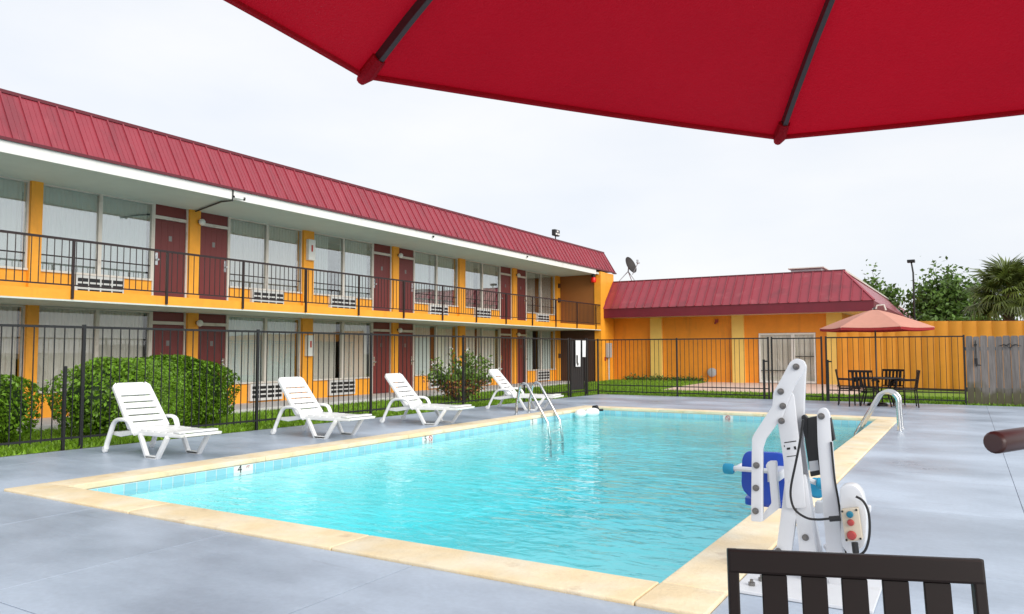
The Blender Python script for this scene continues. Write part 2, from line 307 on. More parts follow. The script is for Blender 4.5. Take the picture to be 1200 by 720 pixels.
def round_poly(pts, r, seg=3):                    # round the corners of a 3d polygon
    out = []; P = [Vector(p) for p in pts]; n = len(P)
    for i in range(n):
        a, b, c = P[i - 1], P[i], P[(i + 1) % n]; d1 = (a - b); d2 = (c - b); k = min(r, d1.length * .45, d2.length * .45)
        p0 = b + d1.normalized() * k; p2 = b + d2.normalized() * k
        for j in range(seg + 1):
            t = j / seg; out.append(p0 * (1 - t) ** 2 + b * (2 * t * (1 - t)) + p2 * t * t)
    return out
def text(s, name, m, parent, loc, rot, size, depth=.002):
    cu = bpy.data.curves.new(name, 'FONT'); cu.body = s; cu.size = size; cu.extrude = depth; cu.align_x = 'CENTER'; cu.align_y = 'CENTER'
    t = bpy.data.objects.new('tmp_text', cu); col.objects.link(t); dg = bpy.context.evaluated_depsgraph_get()
    me = bpy.data.meshes.new_from_object(t.evaluated_get(dg)); bpy.data.objects.remove(t); me.materials.clear(); me.materials.append(M[m])
    return inst(name, me, parent, loc, rot)
# ------------------------------------------------------------------ setting: ground, deck, pool
PX0, PX1, PY0, PY1 = -8.42, -1.22, 4.0, 17.65      # coping outer
IX0, IX1, IY0, IY1 = -8.0, -1.62, 4.42, 17.22      # pool inner
DX1, DY0, DY1 = 9.0, -9.0, 22.80
def fx(y): return -11.22 + (y - 6.0) * (.77 / 16.6)    # line of the pool fence on the motel side
def dx0(y): return fx(y) + .12
g = MB()
def frame_sheet(mb, o, i, z):   # rectangle o with rectangular hole i
    x0, x1, y0, y1 = o; a0, a1, b0, b1 = i
    mb.add([(x0, y0, z), (x1, y0, z), (x1, y1, z), (x0, y1, z), (a0, b0, z), (a1, b0, z), (a1, b1, z), (a0, b1, z)], [(0, 1, 5, 4), (1, 2, 6, 5), (2, 3, 7, 6), (3, 0, 4, 7)])
frame_sheet(g, (-700, 700, -700, 900), (PX0 + .1, PX1 - .1, PY0 + .1, PY1 - .1), -.06)
struct(g.build('ground', 'ground'))
dk = MB(); z = -.022
ys = [DY0, PY0 + .05, PY1 - .05, DY1]
dk.add([(dx0(ys[0]) + .01, ys[0], z), (DX1, ys[0], z), (DX1, ys[1], z), (dx0(ys[1]) + .01, ys[1], z)], [(0, 1, 2, 3)])
dk.add([(dx0(ys[1]) + .01, ys[1], z), (PX0 + .05, ys[1], z), (PX0 + .05, ys[2], z), (dx0(ys[2]) + .01, ys[2], z)], [(0, 1, 2, 3)])
dk.add([(PX1 - .05, ys[1], z), (DX1, ys[1], z), (DX1, ys[2], z), (PX1 - .05, ys[2], z)], [(0, 1, 2, 3)])
dk.add([(dx0(ys[2]) + .01, ys[2], z), (DX1, ys[2], z), (DX1, ys[3], z), (dx0(ys[3]) + .01, ys[3], z)], [(0, 1, 2, 3)])
deck = struct(dk.build('pool_deck', 'joint'))
GAP = .009
def slab(x0a, x0b, x1, y0, y1):      # left edge may slant from x0a (at y0) to x0b (at y1)
    m = MB(); g2 = (GAP if y0 < 4 else .004) / 2
    A = [(x0a + g2, y0 + g2), (x1 - g2, y0 + g2), (x1 - g2, y1 - g2), (x0b + g2, y1 - g2)]
    m.prism([(x, y, 0) for x, y in A], (0, 0, -.021)); m.build('slab', 'deck', deck, bevel=.002, seg=1)
xs_l = [-10.25, PX0]
xl = [-8.42, -6.77, -4.94, -3.16, -1.22, .38, 2.2, 4.0, 5.8, 7.6, 9.0]
yl = [-9, -6.7, -4.9, -3.1, -1.35, .45, 2.24, 4.0]
for j in range(len(yl) - 1):
    y0, y1 = yl[j], yl[j + 1]
    slab(dx0(y0), dx0(y1), -10.25 + .0, y0, y1); slab(-10.25, -10.25, -8.42, y0, y1)
    for i in range(len(xl) - 1): slab(xl[i], xl[i], xl[i + 1], y0, y1)
ym = [4.0, 5.59, 7.6, 9.9, 12.2, 14.7, 17.65]
for j in range(len(ym) - 1):
    y0, y1 = ym[j], ym[j + 1]
    if y1 < 15: slab(dx0(y0), dx0(y1), -10.25, y0, y1); slab(-10.25, -10.25, -8.42, y0, y1)
    else: slab(dx0(y0), dx0(y1), -8.42, y0, y1)
    for i in range(4, len(xl) - 1): slab(xl[i], xl[i], xl[i + 1], y0, y1)
for y0, y1 in ((17.65, 20.2), (20.2, 22.8)):
    slab(dx0(y0), dx0(y1), -8.42, y0, y1)
    for i in range(len(xl) - 1): slab(xl[i], xl[i], xl[i + 1], y0, y1)
# coping
cp = MB(); z = -.05
frame_sheet(cp, (PX0 + .02, PX1 - .02, PY0 + .02, PY1 - .02), (IX0 - .02, IX1 + .02, IY0 - .02, IY1 + .02), z)
cop = struct(cp.build('pool_coping', 'grout'))
def cslab(x0, x1, y0, y1):
    m = MB(); m.box(x0 + .003, x1 - .003, y0 + .003, y1 - .003, -.045, .022); m.build('coping_slab', 'coping', cop, bevel=.014, seg=3, smooth=True)
for (y0, y1) in ((PY0, IY0), (IY1, PY1)):
    cuts = [PX0, -6.3, -3.9, -1.62, PX1] if y0 == PY0 else [PX0, -6.3, -3.9, PX1]
    for a, b in zip(cuts, cuts[1:]): cslab(a, b, y0, y1)
for (x0, x1) in ((PX0, IX0), (IX1, PX1)):
    cuts = [IY0, 7.0, 10.0, 13.2, IY1]
    for a, b in zip(cuts, cuts[1:]): cslab(x0, x1, a, b)
# basin
b = MB(); z0 = -.05
b.add([(IX0, IY0, z0), (IX1, IY0, z0), (IX1, IY1, z0), (IX0, IY1, z0), (IX0, IY0, -1.1), (IX1, IY0, -1.1), (IX1, 9.0, -1.4), (IX0, 9.0, -1.4), (IX1, IY1, -2.2), (IX0, IY1, -2.2), ],
      [(0, 1, 5, 4), (1, 2, 8, 6, 5), (2, 3, 9, 8), (3, 0, 4, 7, 9), (4, 5, 6, 7), (7, 6, 8, 9)])
pool = struct(b.build('pool_basin', 'plaster'))
WZ = -.125
wb = MB(); wb.box(IX0 - .06, IX1 + .06, IY0 - .06, IY1 + .06, -2.3, WZ); water = struct(wb.build('pool_water', 'water'))
# tile band (left and far walls face the camera; near and right ones built as well, a little above the water)
gb = MB(); t_ = .006
gb.box(IX0 + .0005, IX0 + t_, IY0, IY1, -.16, -.046); gb.box(IX0, IX1, IY1 - t_, IY1 - .0005, -.16, -.046)
gb.box(IX0, IX1, IY0 + .0005, IY0 + t_, -.16, -.046); gb.box(IX1 - t_, IX1 - .0005, IY0, IY1, -.16, -.046)
gb.build('grout_band', 'grout', pool)
tl = MB().box(0, .006, -.069, .069, -.075, .055).mesh('tile', 'tile', bevel=.002, seg=1)
tl2 = MB().box(-.069, .069, -.006, 0, -.075, .055).mesh('tile', 'tile', bevel=.002, seg=1)
y = IY0 + .08
while y < IY1 - .05: inst('tile', tl, pool, (IX0 + t_ - .001, y, -.106)); y += .1495
x = IX0 + .09
while x < IX1 - .05: inst('tile', tl2, pool, (x, IY1 - t_ + .001, -.106)); x += .1495
def mk_depth(Y, word, label, sign):
    o = thing('depth_marker', label, 'depth marker', (IX0 + .013, Y, -.10))
    MB().box(IX0 + .0125, IX0 + .019, Y - .15, Y + .15, -.17, -.047).build('marker_tile', 'marker', o)
    text(word, 'number', 'ink', o, (IX0 + .020, Y - .06, -.092), (R_(90), 0, R_(90)), .14)
    if sign == 'ft': text('FT', 'unit', 'red_ink', o, (IX0 + .020, Y + .07, -.078), (R_(90), 0, R_(90)), .05)
    if sign == 'ring':
        r = MB(); cc = Vector((IX0 + .020, Y + .08, -.095)); n = 20
        r.tube(arc(cc, .045, 0, 360, n, (0, 1, 0), (0, 0, 1)), .006, 6, cap=False); r.tube([cc + Vector((0, -.03, .03)), cc + Vector((0, .03, -.03))], .005, 6); r.build('no_diving_ring', 'red_ink', o)
mk_depth(6.62, '4', 'white depth tile reading 4 at the waterline opposite the hedge', 'ft')
mk_depth(10.48, '5', 'white depth tile reading 5 with a red ring at the waterline', 'ring')
mk_depth(14.2, '5', 'white depth tile reading 5 just before the pool ladder', None)
o = thing('no_diving_marker', 'white no diving tile with red ring on the far pool wall', 'no diving tile', (-4.66, IY1 - .013, -.1))
MB().box(-4.77, -4.55, IY1 - .019, IY1 - .0125, -.20, -.047).build('marker_tile', 'marker', o)
r = MB(); cc = Vector((-4.66, IY1 - .02, -.105)); r.tube(arc(cc, .048, 0, 360, 20, (1, 0, 0), (0, 0, 1)), .008, 6, cap=False); r.tube([cc + Vector((-.033, 0, .033)), cc + Vector((.033, 0, -.033))], .007, 6); r.build('no_diving_ring', 'red_ink', o)
# lawns, walkway, paving
def lawn_poly(name, pts, m): return MB().add(pts, [tuple(range(len(pts)))]).build(name, m)
WX = -14.15
lw1 = lawn_poly('motel_lawn', [(dx0(-9) , -9, -.01), (dx0(22.8), 22.8, -.01), (dx0(22.8), 29.9, .03), (WX, 29.9, .03), (WX, -9, -.01)], 'grass_ground'); struct(lw1)
fl = MB(); fl.add([(-10.33, 22.8, -.012), (9, 22.8, -.012), (9, 25.3, .03), (-10.33, 25.3, .03), (9, 34, .10), (-10.33, 31.98, .10), (-10.33, 34, .10), (-13.7, 29.92, .04), (-13.7, 32.5, .1), (-10.33, 29.92, .06)], [(0, 1, 2, 3), (3, 2, 4, 6), (7, 9, 5, 8)]); struct(fl.build('far_lawn', 'grass_ground'))
pv = MB(); pv.add([(-9.2, 25.35, .035), (-2.9, 25.5, .04), (-3.4, 34, .108), (-10.2, 34, .108)], [(0, 1, 2, 3)]); struct(pv.build('paving', 'paving'))
wk = MB(); wk.box(-16.3, WX, -9, 29.9, -.1, .10); struct(wk.build('walkway', 'concrete', bevel=.01))
es = MB(); es.add([(dx0(-9) + .005, -9, -.006), (dx0(22.8) + .005, 22.8, -.006), (dx0(22.8) - .09, 22.8, -.006), (dx0(-9) - .09, -9, -.006)], [(0, 1, 2, 3)]); struct(es.build('edge_soil', 'earth'))
# grass blades
def blades(name, n, area, hmin, hmax):
    P = np.array([area(random.random(), random.random()) for _ in range(n)])
    a = np.random.rand(n) * 6.283; h = hmin + np.random.rand(n) * (hmax - hmin); wd = .012 + np.random.rand(n) * .012
    dx, dy = np.cos(a) * wd, np.sin(a) * wd; lean = np.random.randn(n, 2) * .03
    V = np.zeros((n * 3, 3)); V[0::3] = P + np.c_[dx, dy, 0 * h]; V[1::3] = P - np.c_[dx, dy, 0 * h]; V[2::3] = P + np.c_[lean, h]
    me = bpy.data.meshes.new(name); me.from_pydata(V.tolist(), [], [(3 * i, 3 * i + 1, 3 * i + 2) for i in range(n)]); me.materials.append(M['blade'])
    o = bpy.data.objects.new(name, me); col.objects.link(o); return stuff(o)
def a1(u, v): y = 3.5 + 26 * u; return (dx0(y) - .09 - v * (dx0(y) - WX - .02), y, -.01 + max(0, (y - 22.8) * .005))
tag(blades('lawn_grass', 60000, a1, .03, .09), 'bright green mown grass between fence and motel walkway', 'grass')
def a2(u, v):
    if random.random() < .45: return (-10.2 + 14 * u, 22.85 + 2.45 * v, -.01 + .04 * v)
    return (-13.6 + 4.2 * u, 24.5 + 7.0 * v, .02 + .07 * v)
tag(blades('far_lawn_grass', 42000, a2, .03, .09), 'bright green grass beyond the far fence by the paving', 'grass')
# ------------------------------------------------------------------ motel (two storeys, faces +X)
XF, XB = -15.78, -13.75
Z0, Z1, ZS1, ZS2 = .10, 2.52, 2.315, 4.78
YA, YB, YC = 2.0, 30.40, 31.9                       # start, wing wall, end
mo = thing('motel', 'two storey orange motel with red metal mansard roof and balcony', 'motel building', (-18, 16, 0))
# floors, slab, soffits, back wall
m = MB(); m.box(-22.5, XB + .02, YA, YB, ZS1 + .01, Z1 - .02); m.build('balcony_slab', 'soffit', mo)
m = MB(); m.box(XB + .02, XB + .05, YA, YB, ZS1 + .025, Z1 - .005); m.build('slab_edge', 'amber', mo)
m = MB(); m.box(XB - .0, XB + .055, YA, YB, ZS1 - .005, ZS1 + .024); m.build('drip_edge', 'soffit', mo)
m = MB(); m.box(-22.5, XB - .02, YA, YC - .05, ZS2, ZS2 + .08); m.build('upper_soffit', 'soffit', mo)
m = MB(); m.box(XB - .02, XB + .02, YA, 30.0, ZS2 - .03, 4.97); m.build('fascia', 'white', mo)
m = MB(); m.box(-22.6, -22.5, YA, YC, -.05, 6.0); m.box(-22.5, XF - 1.6, YA - .1, YA, -.05, 6.0); m.build('wall', 'orange', mo)
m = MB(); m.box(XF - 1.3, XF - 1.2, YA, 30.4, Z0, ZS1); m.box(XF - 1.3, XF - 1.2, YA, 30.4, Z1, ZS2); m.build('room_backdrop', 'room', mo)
# wing wall and end block
m = MB(); m.box(-16.2, XB - .25, YB + .02, YB + .30, -.05, ZS1 + .005); m.build('wing_wall', 'brown', mo)  # brown wall, with the shade on this face included in its colour
m = MB(); m.box(-16.2, XB - .25, YB + .02, YB + .30, ZS1 + .006, ZS2 - .002); m.build('wing_wall', 'shaded', mo)
m = MB(); m.box(XB - .25, XB + .06, YB - .01, YB + .42, -.05, ZS2 + .12); m.build('end_pillar', 'amber', mo)
m = MB(); m.box(-22.5, XB + .02, YB + .421, YC, -.05, ZS2 + .12); m.build('end_block', 'amber', mo)
# mansard roof
RB, RT, RS = 5.0, 5.93, .55
n_ = 94; pw = (YC + .1 - YA) / n_
rf = MB(); rf.add([(XB + .0, YA, RB), (XB + .0, YC + .1, RB), (XB - RS, YC + .1, RT), (XB - RS, YA, RT), (XB - .9, YA, RB), (XB - .9, YC + .1, RB), (XB - .9, YA, RT), (XB - .9, YC + .1, RT)], [(0, 1, 2, 3), (0, 3, 6, 4), (1, 5, 7, 2), (3, 2, 7, 6), (0, 4, 5, 1)])
roof = rf.build('roof', 'roof_trim', mo)
sl_ = Vector((-RS, 0, RT - RB)); nn = Vector((RT - RB, 0, RS)).normalized()
pm = MB(); q0 = Vector((.02, 0, 0)); up = sl_
def P3(a, b, c): return q0 + Vector((0, a, 0)) + up * b + nn * c
pm.prism([P3(.0, -.01, .004), P3(pw, -.01, .004), P3(pw, 1.0, .004), P3(0, 1.0, .004)], nn * .006)
pm.prism([P3(.0, -.01, .010), P3(.028, -.01, .010), P3(.028, 1.0, .010), P3(0, 1.0, .010)], nn * .025)
for k in (.36, .66): pm.prism([P3(pw * k, -.01, .010), P3(pw * k + .02, -.01, .010), P3(pw * k + .012, 1.0, .010), P3(pw * k + .004, 1.0, .010)], nn * .005)
pme = pm.mesh('roof_panel', 'roof')
for i in range(n_): inst('roof_panel', pme, roof, (XB, YA + i * pw, RB))
m = MB(); m.box(XB - RS - .12, XB - RS + .06, YA, YC + .14, RT - .01, RT + .05); m.build('ridge_cap', 'roof_trim', roof)
m = MB(); m.box(XB - .02, XB + .075, YA, YC + .14, RB - .045, RB + .005); m.build('eave_trim', 'roof_trim', roof)
m = MB(); m.bar((XB + .03, YC + .13, RB), (XB - RS, YC + .13, RT + .03), .05, .06); m.build('end_trim', 'roof_trim', roof)
m = MB(); m.box(XB - .1, XB + .0, YC + .12, YC + .42, RB - .05, RB + .0); m.build('gutter_stub', 'roof_trim', roof)
# columns
Wc = [(7.77, 7.99), (14.92, 15.30), (22.44, 22.82), (30.00, 30.38)]
Nc = [(3.72, 4.02), (11.32, 11.61), (18.74, 19.03), (26.23, 26.55)]
for (a, b_) in Wc + Nc:
    for (z0, z1) in ((Z0, ZS1), (Z1, ZS2)):
        m = MB(); m.box(XF - .2, XF + .10, a, b_, z0, z1 + .01); m.build('column', 'amber' if (a, b_) in Nc or z0 < 1 else 'amber', mo)
# rooms between columns: window | door mirrored
grey_box = MB()
rooms = []
allc = sorted(Wc + Nc)
for i in range(len(allc) - 1):
    L_, Rr = allc[i], allc[i + 1]; door_right = Rr in Nc
    rooms.append((L_[1], Rr[0], door_right))
def pleats(y0, y1, z0, z1, x, m, parent, per=.10, amp=.022):
    n = max(6, int((y1 - y0) / per * 6)); vs = []; ph = random.random() * 6
    for k in range(n + 1):
        y = y0 + (y1 - y0) * k / n; t = (y - y0) / per * 2 * math.pi + ph
        xx = x + amp * (math.sin(t) + .35 * math.sin(2.3 * t + 1))
        vs += [(xx, y, z0), (xx * .3 + x * .7, y, z1)]
    mb = MB().add(vs, [(2 * k, 2 * k + 2, 2 * k + 3, 2 * k + 1) for k in range(n)])
    return mb.build('curtain', m, parent, smooth=True)
doorme = MB(); doorme.box(0, .045, 0, .80, 0, 1.92)
for k in range(5): doorme.box(.045, .049, .012 + k * .157, .012 + k * .157 + .150, .02, 1.90)
doorme = doorme.mesh('door', 'door', bevel=.002, seg=1)
hm = MB(); hm.lathe((.05, 0, 0), [(.028, 0), (.03, .012), (.012, .016), (.012, .05), (.026, .055), (.03, .075), (.02, .09)], 10, 'x'); hm.box(.048, .062, -.03, .03, -.12, .16); hm.lathe((.06, 0, .10), [(.02, 0), (.02, .02)], 10, 'x')
hme = hm.mesh('handle', 'steel', smooth=True)
nmm = MB().box(.049, .054, -.04, .04, -.06, .06).mesh('number_plate', 'bolt')
acm = MB(); acm.box(-.02, .10, 0, 1.06, 0, .435)
acme = acm.mesh('air_conditioner', 'ac_grey', bevel=.006, seg=1)
slot = MB().box(.0985, .103, 0, .215, 0, .075).mesh('grille_slot', 'black')
lampm = MB(); lampm.lathe((0, 0, 0), [(.02, -.075), (.06, -.05), (.078, -.01), (.075, .03), (.05, .065), (.02, .08)], 12); lampme = lampm.mesh('globe', 'white', smooth=True)
brm = MB().box(-.06, 0, -.05, .05, .03, .10).mesh('bracket', 'black')
Hd = 1.92
for fi, (zf, zt) in enumerate(((Z0, ZS1), (Z1, ZS2))):
    sill = zf + .52
    for ri, (y0, y1, dr) in enumerate(rooms):
        dw = .80; jm = .045
        if dr: d0 = y1 - dw - jm; wy0, wy1 = y0, d0 - jm
        else: d0 = y0 + jm; wy0, wy1 = d0 + dw + jm, y1
        d = inst('door', doorme, mo, (XF - .045, d0, zf + .005))
        inst('handle', hme, d, (XF - .045, d0 + (.06 if dr else .74), zf + .98)).location = (0, (.06 if dr else .74), .98)
        inst('number_plate', nmm, d, (0, 0, 0)).location = (0, .40, 1.50)
        m = MB(); m.box(XF - .05, XF + .03, d0 - jm, d0 - .003, zf, zt); m.box(XF - .05, XF + .03, d0 + dw + .003, d0 + dw + jm, zf, zt); m.box(XF - .05, XF + .028, d0 - .002, d0 + dw + .002, zf + Hd + .012, zf + Hd + .085); m.build('door_frame', 'frame', mo)
        m = MB(); m.box(XF - .05, XF, d0, d0 + dw, zf + Hd + .086, zt); m.build('transom_panel', 'door', mo)
        # spandrel below the window
        m = MB(); m.box(XF - .08, XF + .0, wy0, wy1, zf, sill - .03); m.build('spandrel', 'amber', mo)
        wn = MB(); mid = (wy0 + wy1) / 2; fw = .035
        wn.box(XF - .06, XF + .05, wy0, wy1, sill - .03, sill + .012)
        wn.box(XF - .06, XF + .02, wy0, wy0 + fw, sill + .013, zt); wn.box(XF - .06, XF + .02, wy1 - fw, wy1, sill + .013, zt); wn.box(XF - .06, XF + .025, mid - .04, mid + .04, sill + .013, zt)
        wn.box(XF - .06, XF + .018, wy0 + fw, mid - .04, zt - .03, zt); wn.box(XF - .06, XF + .018, mid + .04, wy1 - fw, zt - .03, zt)
        wdw = wn.build('window', 'frame', mo)
        for (a, b_) in ((wy0 + fw, mid - .04), (mid + .04, wy1 - fw)):
            m = MB(); m.box(XF - .022, XF - .016, a, b_, sill + .013, zt - .03); m.build('pane', 'glass' if fi else 'glass_lower', wdw)
        if fi == 1:
            for (a, b_) in ((wy0 + fw, mid - .04), (mid + .04, wy1 - fw)):
                m = MB(); m.box(XF - .014, XF - .0, a, b_, sill + .30, sill + .325); m.build('guard_bar', 'rail_iron', wdw)
        warm = (fi == 0 and y0 < 9) or random.random() < .15
        cm = 'curtain_warm' if warm else 'curtain'
        gap = random.choice([.0, .10, .2, .3, .45]); side = random.choice([-1, 0, 1])
        c1 = mid - gap + side * .15; c2 = mid + gap * .6 + side * .15
        pleats(wy0 + .05, c1, sill - .02, zt - .02, XF - .17, cm, wdw); pleats(c2, wy1 - .05, sill - .02, zt - .02, XF - .17, cm, wdw)
        # air conditioner
        ac0 = (wy0 + .68) if dr else (wy1 - .68 - 1.06)
        az = sill - .475
        ac = inst('air_conditioner', acme, mo, (XF, ac0, az))
        for rr_ in range(3):
            for cc_ in range(4): inst('grille_slot', slot, ac, (0, 0, 0)).location = (0, .055 + cc_ * .25, .07 + rr_ * .115)
    for (a, b_) in Nc:
        m = inst('wall_lamp', lampme, mo, (XF + .19, b_ - .03, zf + Hd + .06)); inst('bracket', brm, m, (0, 0, 0)).location = (-.04, 0, -.05)
# extinguisher boxes on the wide column
for zc in (1.28, 3.95):
    m = MB(); m.box(XF + .102, XF + .22, 14.99, 15.24, zc, zc + .58); bx_ = m.build('extinguisher_cabinet', 'white', mo, bevel=.01)
    m = MB(); m.box(XF + .221, XF + .224, 15.08, 15.14, zc + .24, zc + .42); m.build('red_strip', 'red_ink', bx_)
for yy, zc in ((30.2, 1.1), (30.2, 3.6), (30.2, 4.25)):
    m = MB(); m.box(XF + .102, XF + .16, yy - .06, yy + .08, zc, zc + .2); m.build('alarm_box', 'brown', mo, bevel=.005)
# balcony railing
RZ = 3.43
m = MB(); m.box(XB - .01, XB + .03, YA, YB, RZ - .03, RZ + .01); rail = m.build('balcony_railing', 'rail_iron', mo)
m = MB(); m.box(XB - .0, XB + .02, YA, YB, Z1 + .07, Z1 + .095); m.build('bottom_rail', 'rail_iron', rail)
bal = MB().box(-.006, .006, -.006, .006, Z1 + .096, RZ - .031).mesh('baluster', 'rail_iron')
y = YA + .1
while y < YB: inst('baluster', bal, rail, (XB + .01, y, 0)); y += .128
pst = MB().box(-.02, .02, -.02, .02, ZS1 + .04, RZ - .031).mesh('railing_post', 'rail_iron')
y = 3.8
while y < YB: inst('railing_post', pst, rail, (XB + .073, y, 0)); y += 1.86
# beacon, soffit camera and conduit, roof floodlight
m = MB(); m.lathe((XB - .22, YB - .16, 4.42), [(.10, 0), (.115, .05), (.115, .17), (.09, .22)], 14); bc = m.build('beacon', 'red_glow', mo, smooth=True)
m = MB(); m.lathe((XB - .22, YB - .16, 4.64), [(.06, 0), (.09, .02), (.09, .138)], 12); m.build('beacon_base', 'black', bc, smooth=True)
cam1 = thing('security_camera', 'small white security camera on the motel fascia with black conduit', 'camera', (XB + .05, 10.95, 4.8))
m = MB(); m.tube([(XF + .12, 11.45, ZS2 - .03), (XB - .4, 11.0, ZS2 - .03), (XB + .03, 10.95, ZS2 - .06), (XB + .04, 10.95, 4.95)], .018, 8); m.build('conduit', 'black', cam1)
m = MB(); m.tube([(XB + .06, 10.98, 4.80), (XB + .14, 11.14, 4.78)], .035, 10); m.build('camera_body', 'white', cam1, smooth=True)
m = MB(); m.tube([(XB + .14, 11.141, 4.78), (XB + .16, 11.18, 4.775)], .038, 10); m.tube([(XB + .02, 10.98, 4.83), (XB + .06, 10.98, 4.80)], .015, 8); m.build('camera_hood', 'black', cam1, smooth=True)
for yy in (18.2, 23.9):
    c2_ = thing('security_camera', 'tiny dome camera on the fascia ' + ('above the middle rooms' if yy < 20 else 'near the wing wall'), 'camera', (XB + .03, yy, 4.85))
    m = MB(); m.lathe((XB + .021, yy, 4.86), [(.04, 0), (.04, .03)], 10, 'x'); m.build('camera_base', 'white', c2_)
    m = MB(); m.lathe((XB + .052, yy, 4.86), [(.032, 0), (.03, .03), (.015, .05)], 10, 'x'); m.build('lens_dome', 'black', c2_, smooth=True)
fd = thing('floodlight', 'black floodlight standing on the motel roof edge', 'floodlight', (-14.35, 27.4, RT + .05))
m = MB(); m.tube([(-14.35, 27.4, RT + .04), (-14.35, 27.4, RT + .22)], .025, 8); m.bar((-14.35, 27.15, RT + .22), (-14.35, 27.65, RT + .22), .04, .03); m.build('stand', 'black', fd)
m = MB(); m.box(-14.42, -14.25, 27.19, 27.61, RT + .20, RT + .46); m.build('housing', 'black', fd, bevel=.03)
m = MB()
for a in (27.23, 27.42): m.box(-14.249, -14.245, a, a + .15, RT + .24, RT + .31)
m.box(-14.249, -14.245, 27.33, 27.47, RT + .35, RT + .42); m.build('lens', 'paper', fd)
# ------------------------------------------------------------------ low building
YE, YW = 30.68, 31.95
lbd = thing('low_building', 'single storey orange building with red hipped metal roof', 'building', (-9, 40, 0))
LX0, LX1 = XB - .0, -4.15
m = MB(); m.box(LX0 - .5, -7.33, YW, YW + .3, 0, 2.92); m.box(-5.12, LX1, YW, YW + .3, 0, 2.92); m.box(-7.33, -5.12, YW, YW + .3, 2.13, 2.92); m.build('wall', 'orange', lbd)
m = MB(); m.box(LX1 - .3, LX1, YW + .301, 75, 0, 2.92); m.build('side_wall', 'orange', lbd)
for (a, b_) in ((-11.98, -11.45), (-8.40, -7.90), (-4.70, -4.14)):
    m = MB(); m.box(a, b_, YW - .14, YW + .02, .05, 2.90); m.build('pilaster', 'yellow', lbd, bevel=.01)
EX = -2.88; F0, F1, RT2 = 2.86, 3.25, 4.50; SB = 1.15
m = MB(); m.box(LX0 + .04, EX - .05, YE + .05, 75, 2.88, 2.94); m.build('soffit', 'frame', lbd)
m = MB(); m.box(LX0 + .04, EX, YE, YE + .05, F0, F1); m.build('fascia', 'fascia_red', lbd)
m = MB(); m.box(EX - .05, EX, YE + .051, 75, F0, F1); m.build('side_fascia', 'fascia_red', lbd)
rb = MB(); x0, x1 = LX0 + .04, EX
rb.add([(x0, YE, F1), (x1, YE, F1), (x1 - SB, YE + SB, RT2), (x0, YE + SB, RT2), (x1, 75, F1), (x1 - SB, 75, RT2), (x0, 75, RT2), (x0, 75, F1)], [(0, 1, 2, 3), (1, 4, 5, 2), (3, 2, 5, 6), (0, 3, 6, 7), (0, 7, 4, 1), (4, 7, 6, 5)])
roof2 = rb.build('roof', 'roof', lbd)
nn2 = Vector((0, -(RT2 - F1), SB)).normalized(); L2 = Vector((0, SB, RT2 - F1)); pw2 = .372
x = x0; k = 0
while x < x1 - .05:
    xa, xb = x + .004, min(x + pw2, x1) - .004
    ta = 1.0 if xa < x1 - SB else (x1 - xa) / SB; tb = 1.0 if xb < x1 - SB else (x1 - xb) / SB
    base = Vector((0, YE - .03, F1 + .004)); o0 = base + Vector((xa, 0, 0)); o1 = base + Vector((xb, 0, 0))
    m = MB(); m.prism([o0, o1, o1 + L2 * tb, o0 + L2 * ta], nn2 * .008)
    m.prism([o0 + nn2 * .008, o0 + Vector((.03, 0, 0)) + nn2 * .008, o0 + Vector((.03, 0, 0)) + L2 * ta + nn2 * .008, o0 + L2 * ta + nn2 * .008], nn2 * .045)
    m.build('roof_panel', 'roof', roof2); x += pw2
m = MB(); m.bar((x1 + .01, YE - .02, F1 + .02), (x1 - SB, YE + SB, RT2 + .03), .09, .05); m.build('hip_cap', 'roof', roof2)
m = MB(); m.box(x0, x1 - SB + .06, YE + SB - .04, YE + SB + .10, RT2 - .01, RT2 + .07); m.build('ridge_cap', 'roof_trim', roof2)
m = MB(); m.box(x1 - SB - .05, x1 - SB + .07, YE + SB + .101, 75, RT2 - .01, RT2 + .07); m.build('ridge_cap', 'frame', roof2)
# sliding door
sdr = MB(); a, b_, zb, zt = -7.32, -5.13, .11, 2.12; fw = .06; mid = -5.98
sdr.box(a, b_, YW - .05, YW + .1, zt - .07, zt); sdr.box(a, a + fw, YW - .05, YW + .1, zb, zt - .071); sdr.box(b_ - fw, b_, YW - .05, YW + .1, zb, zt - .071); sdr.box(mid - .07, mid + .07, YW - .06, YW + .09, zb, zt - .071); sdr.box(a + fw, mid - .07, YW - .05, YW + .09, zb, zb + .08); sdr.box(mid + .07, b_ - fw, YW - .05, YW + .09, zb, zb + .08)
sdo = sdr.build('sliding_door', 'white', lbd)
for (u, v) in ((a + fw, mid - .07), (mid + .07, b_ - fw)):
    m = MB(); m.box(u, v, YW + .01, YW + .016, zb + .08, zt - .071); m.build('pane', 'glass_clear', sdo)
m = MB(); m.box(a + fw, mid - .07, YW - .03, YW - .005, zb + .48, zb + .51); m.box(mid + .07, b_ - fw, YW - .03, YW - .005, zb + 1.05, zb + 1.08); m.build('push_bar', 'black', sdo)
mb = MB(); n = 90; vs = []
for k in range(n + 1):
    xx = a + fw + (b_ - a - 2 * fw) * k / n; vs += [(xx, YW + .06 + .02 * math.sin(k * .9), zb), (xx, YW + .06, zt)]
mb.add(vs, [(2 * k, 2 * k + 2, 2 * k + 3, 2 * k + 1) for k in range(n)]); mb.build('curtain', 'curtain_warm', sdo, smooth=True)
m = MB(); m.box(a - .1, b_ + .1, YW + .28, YW + .9, 0, 2.6); m.build('room_backdrop', 'room', lbd)
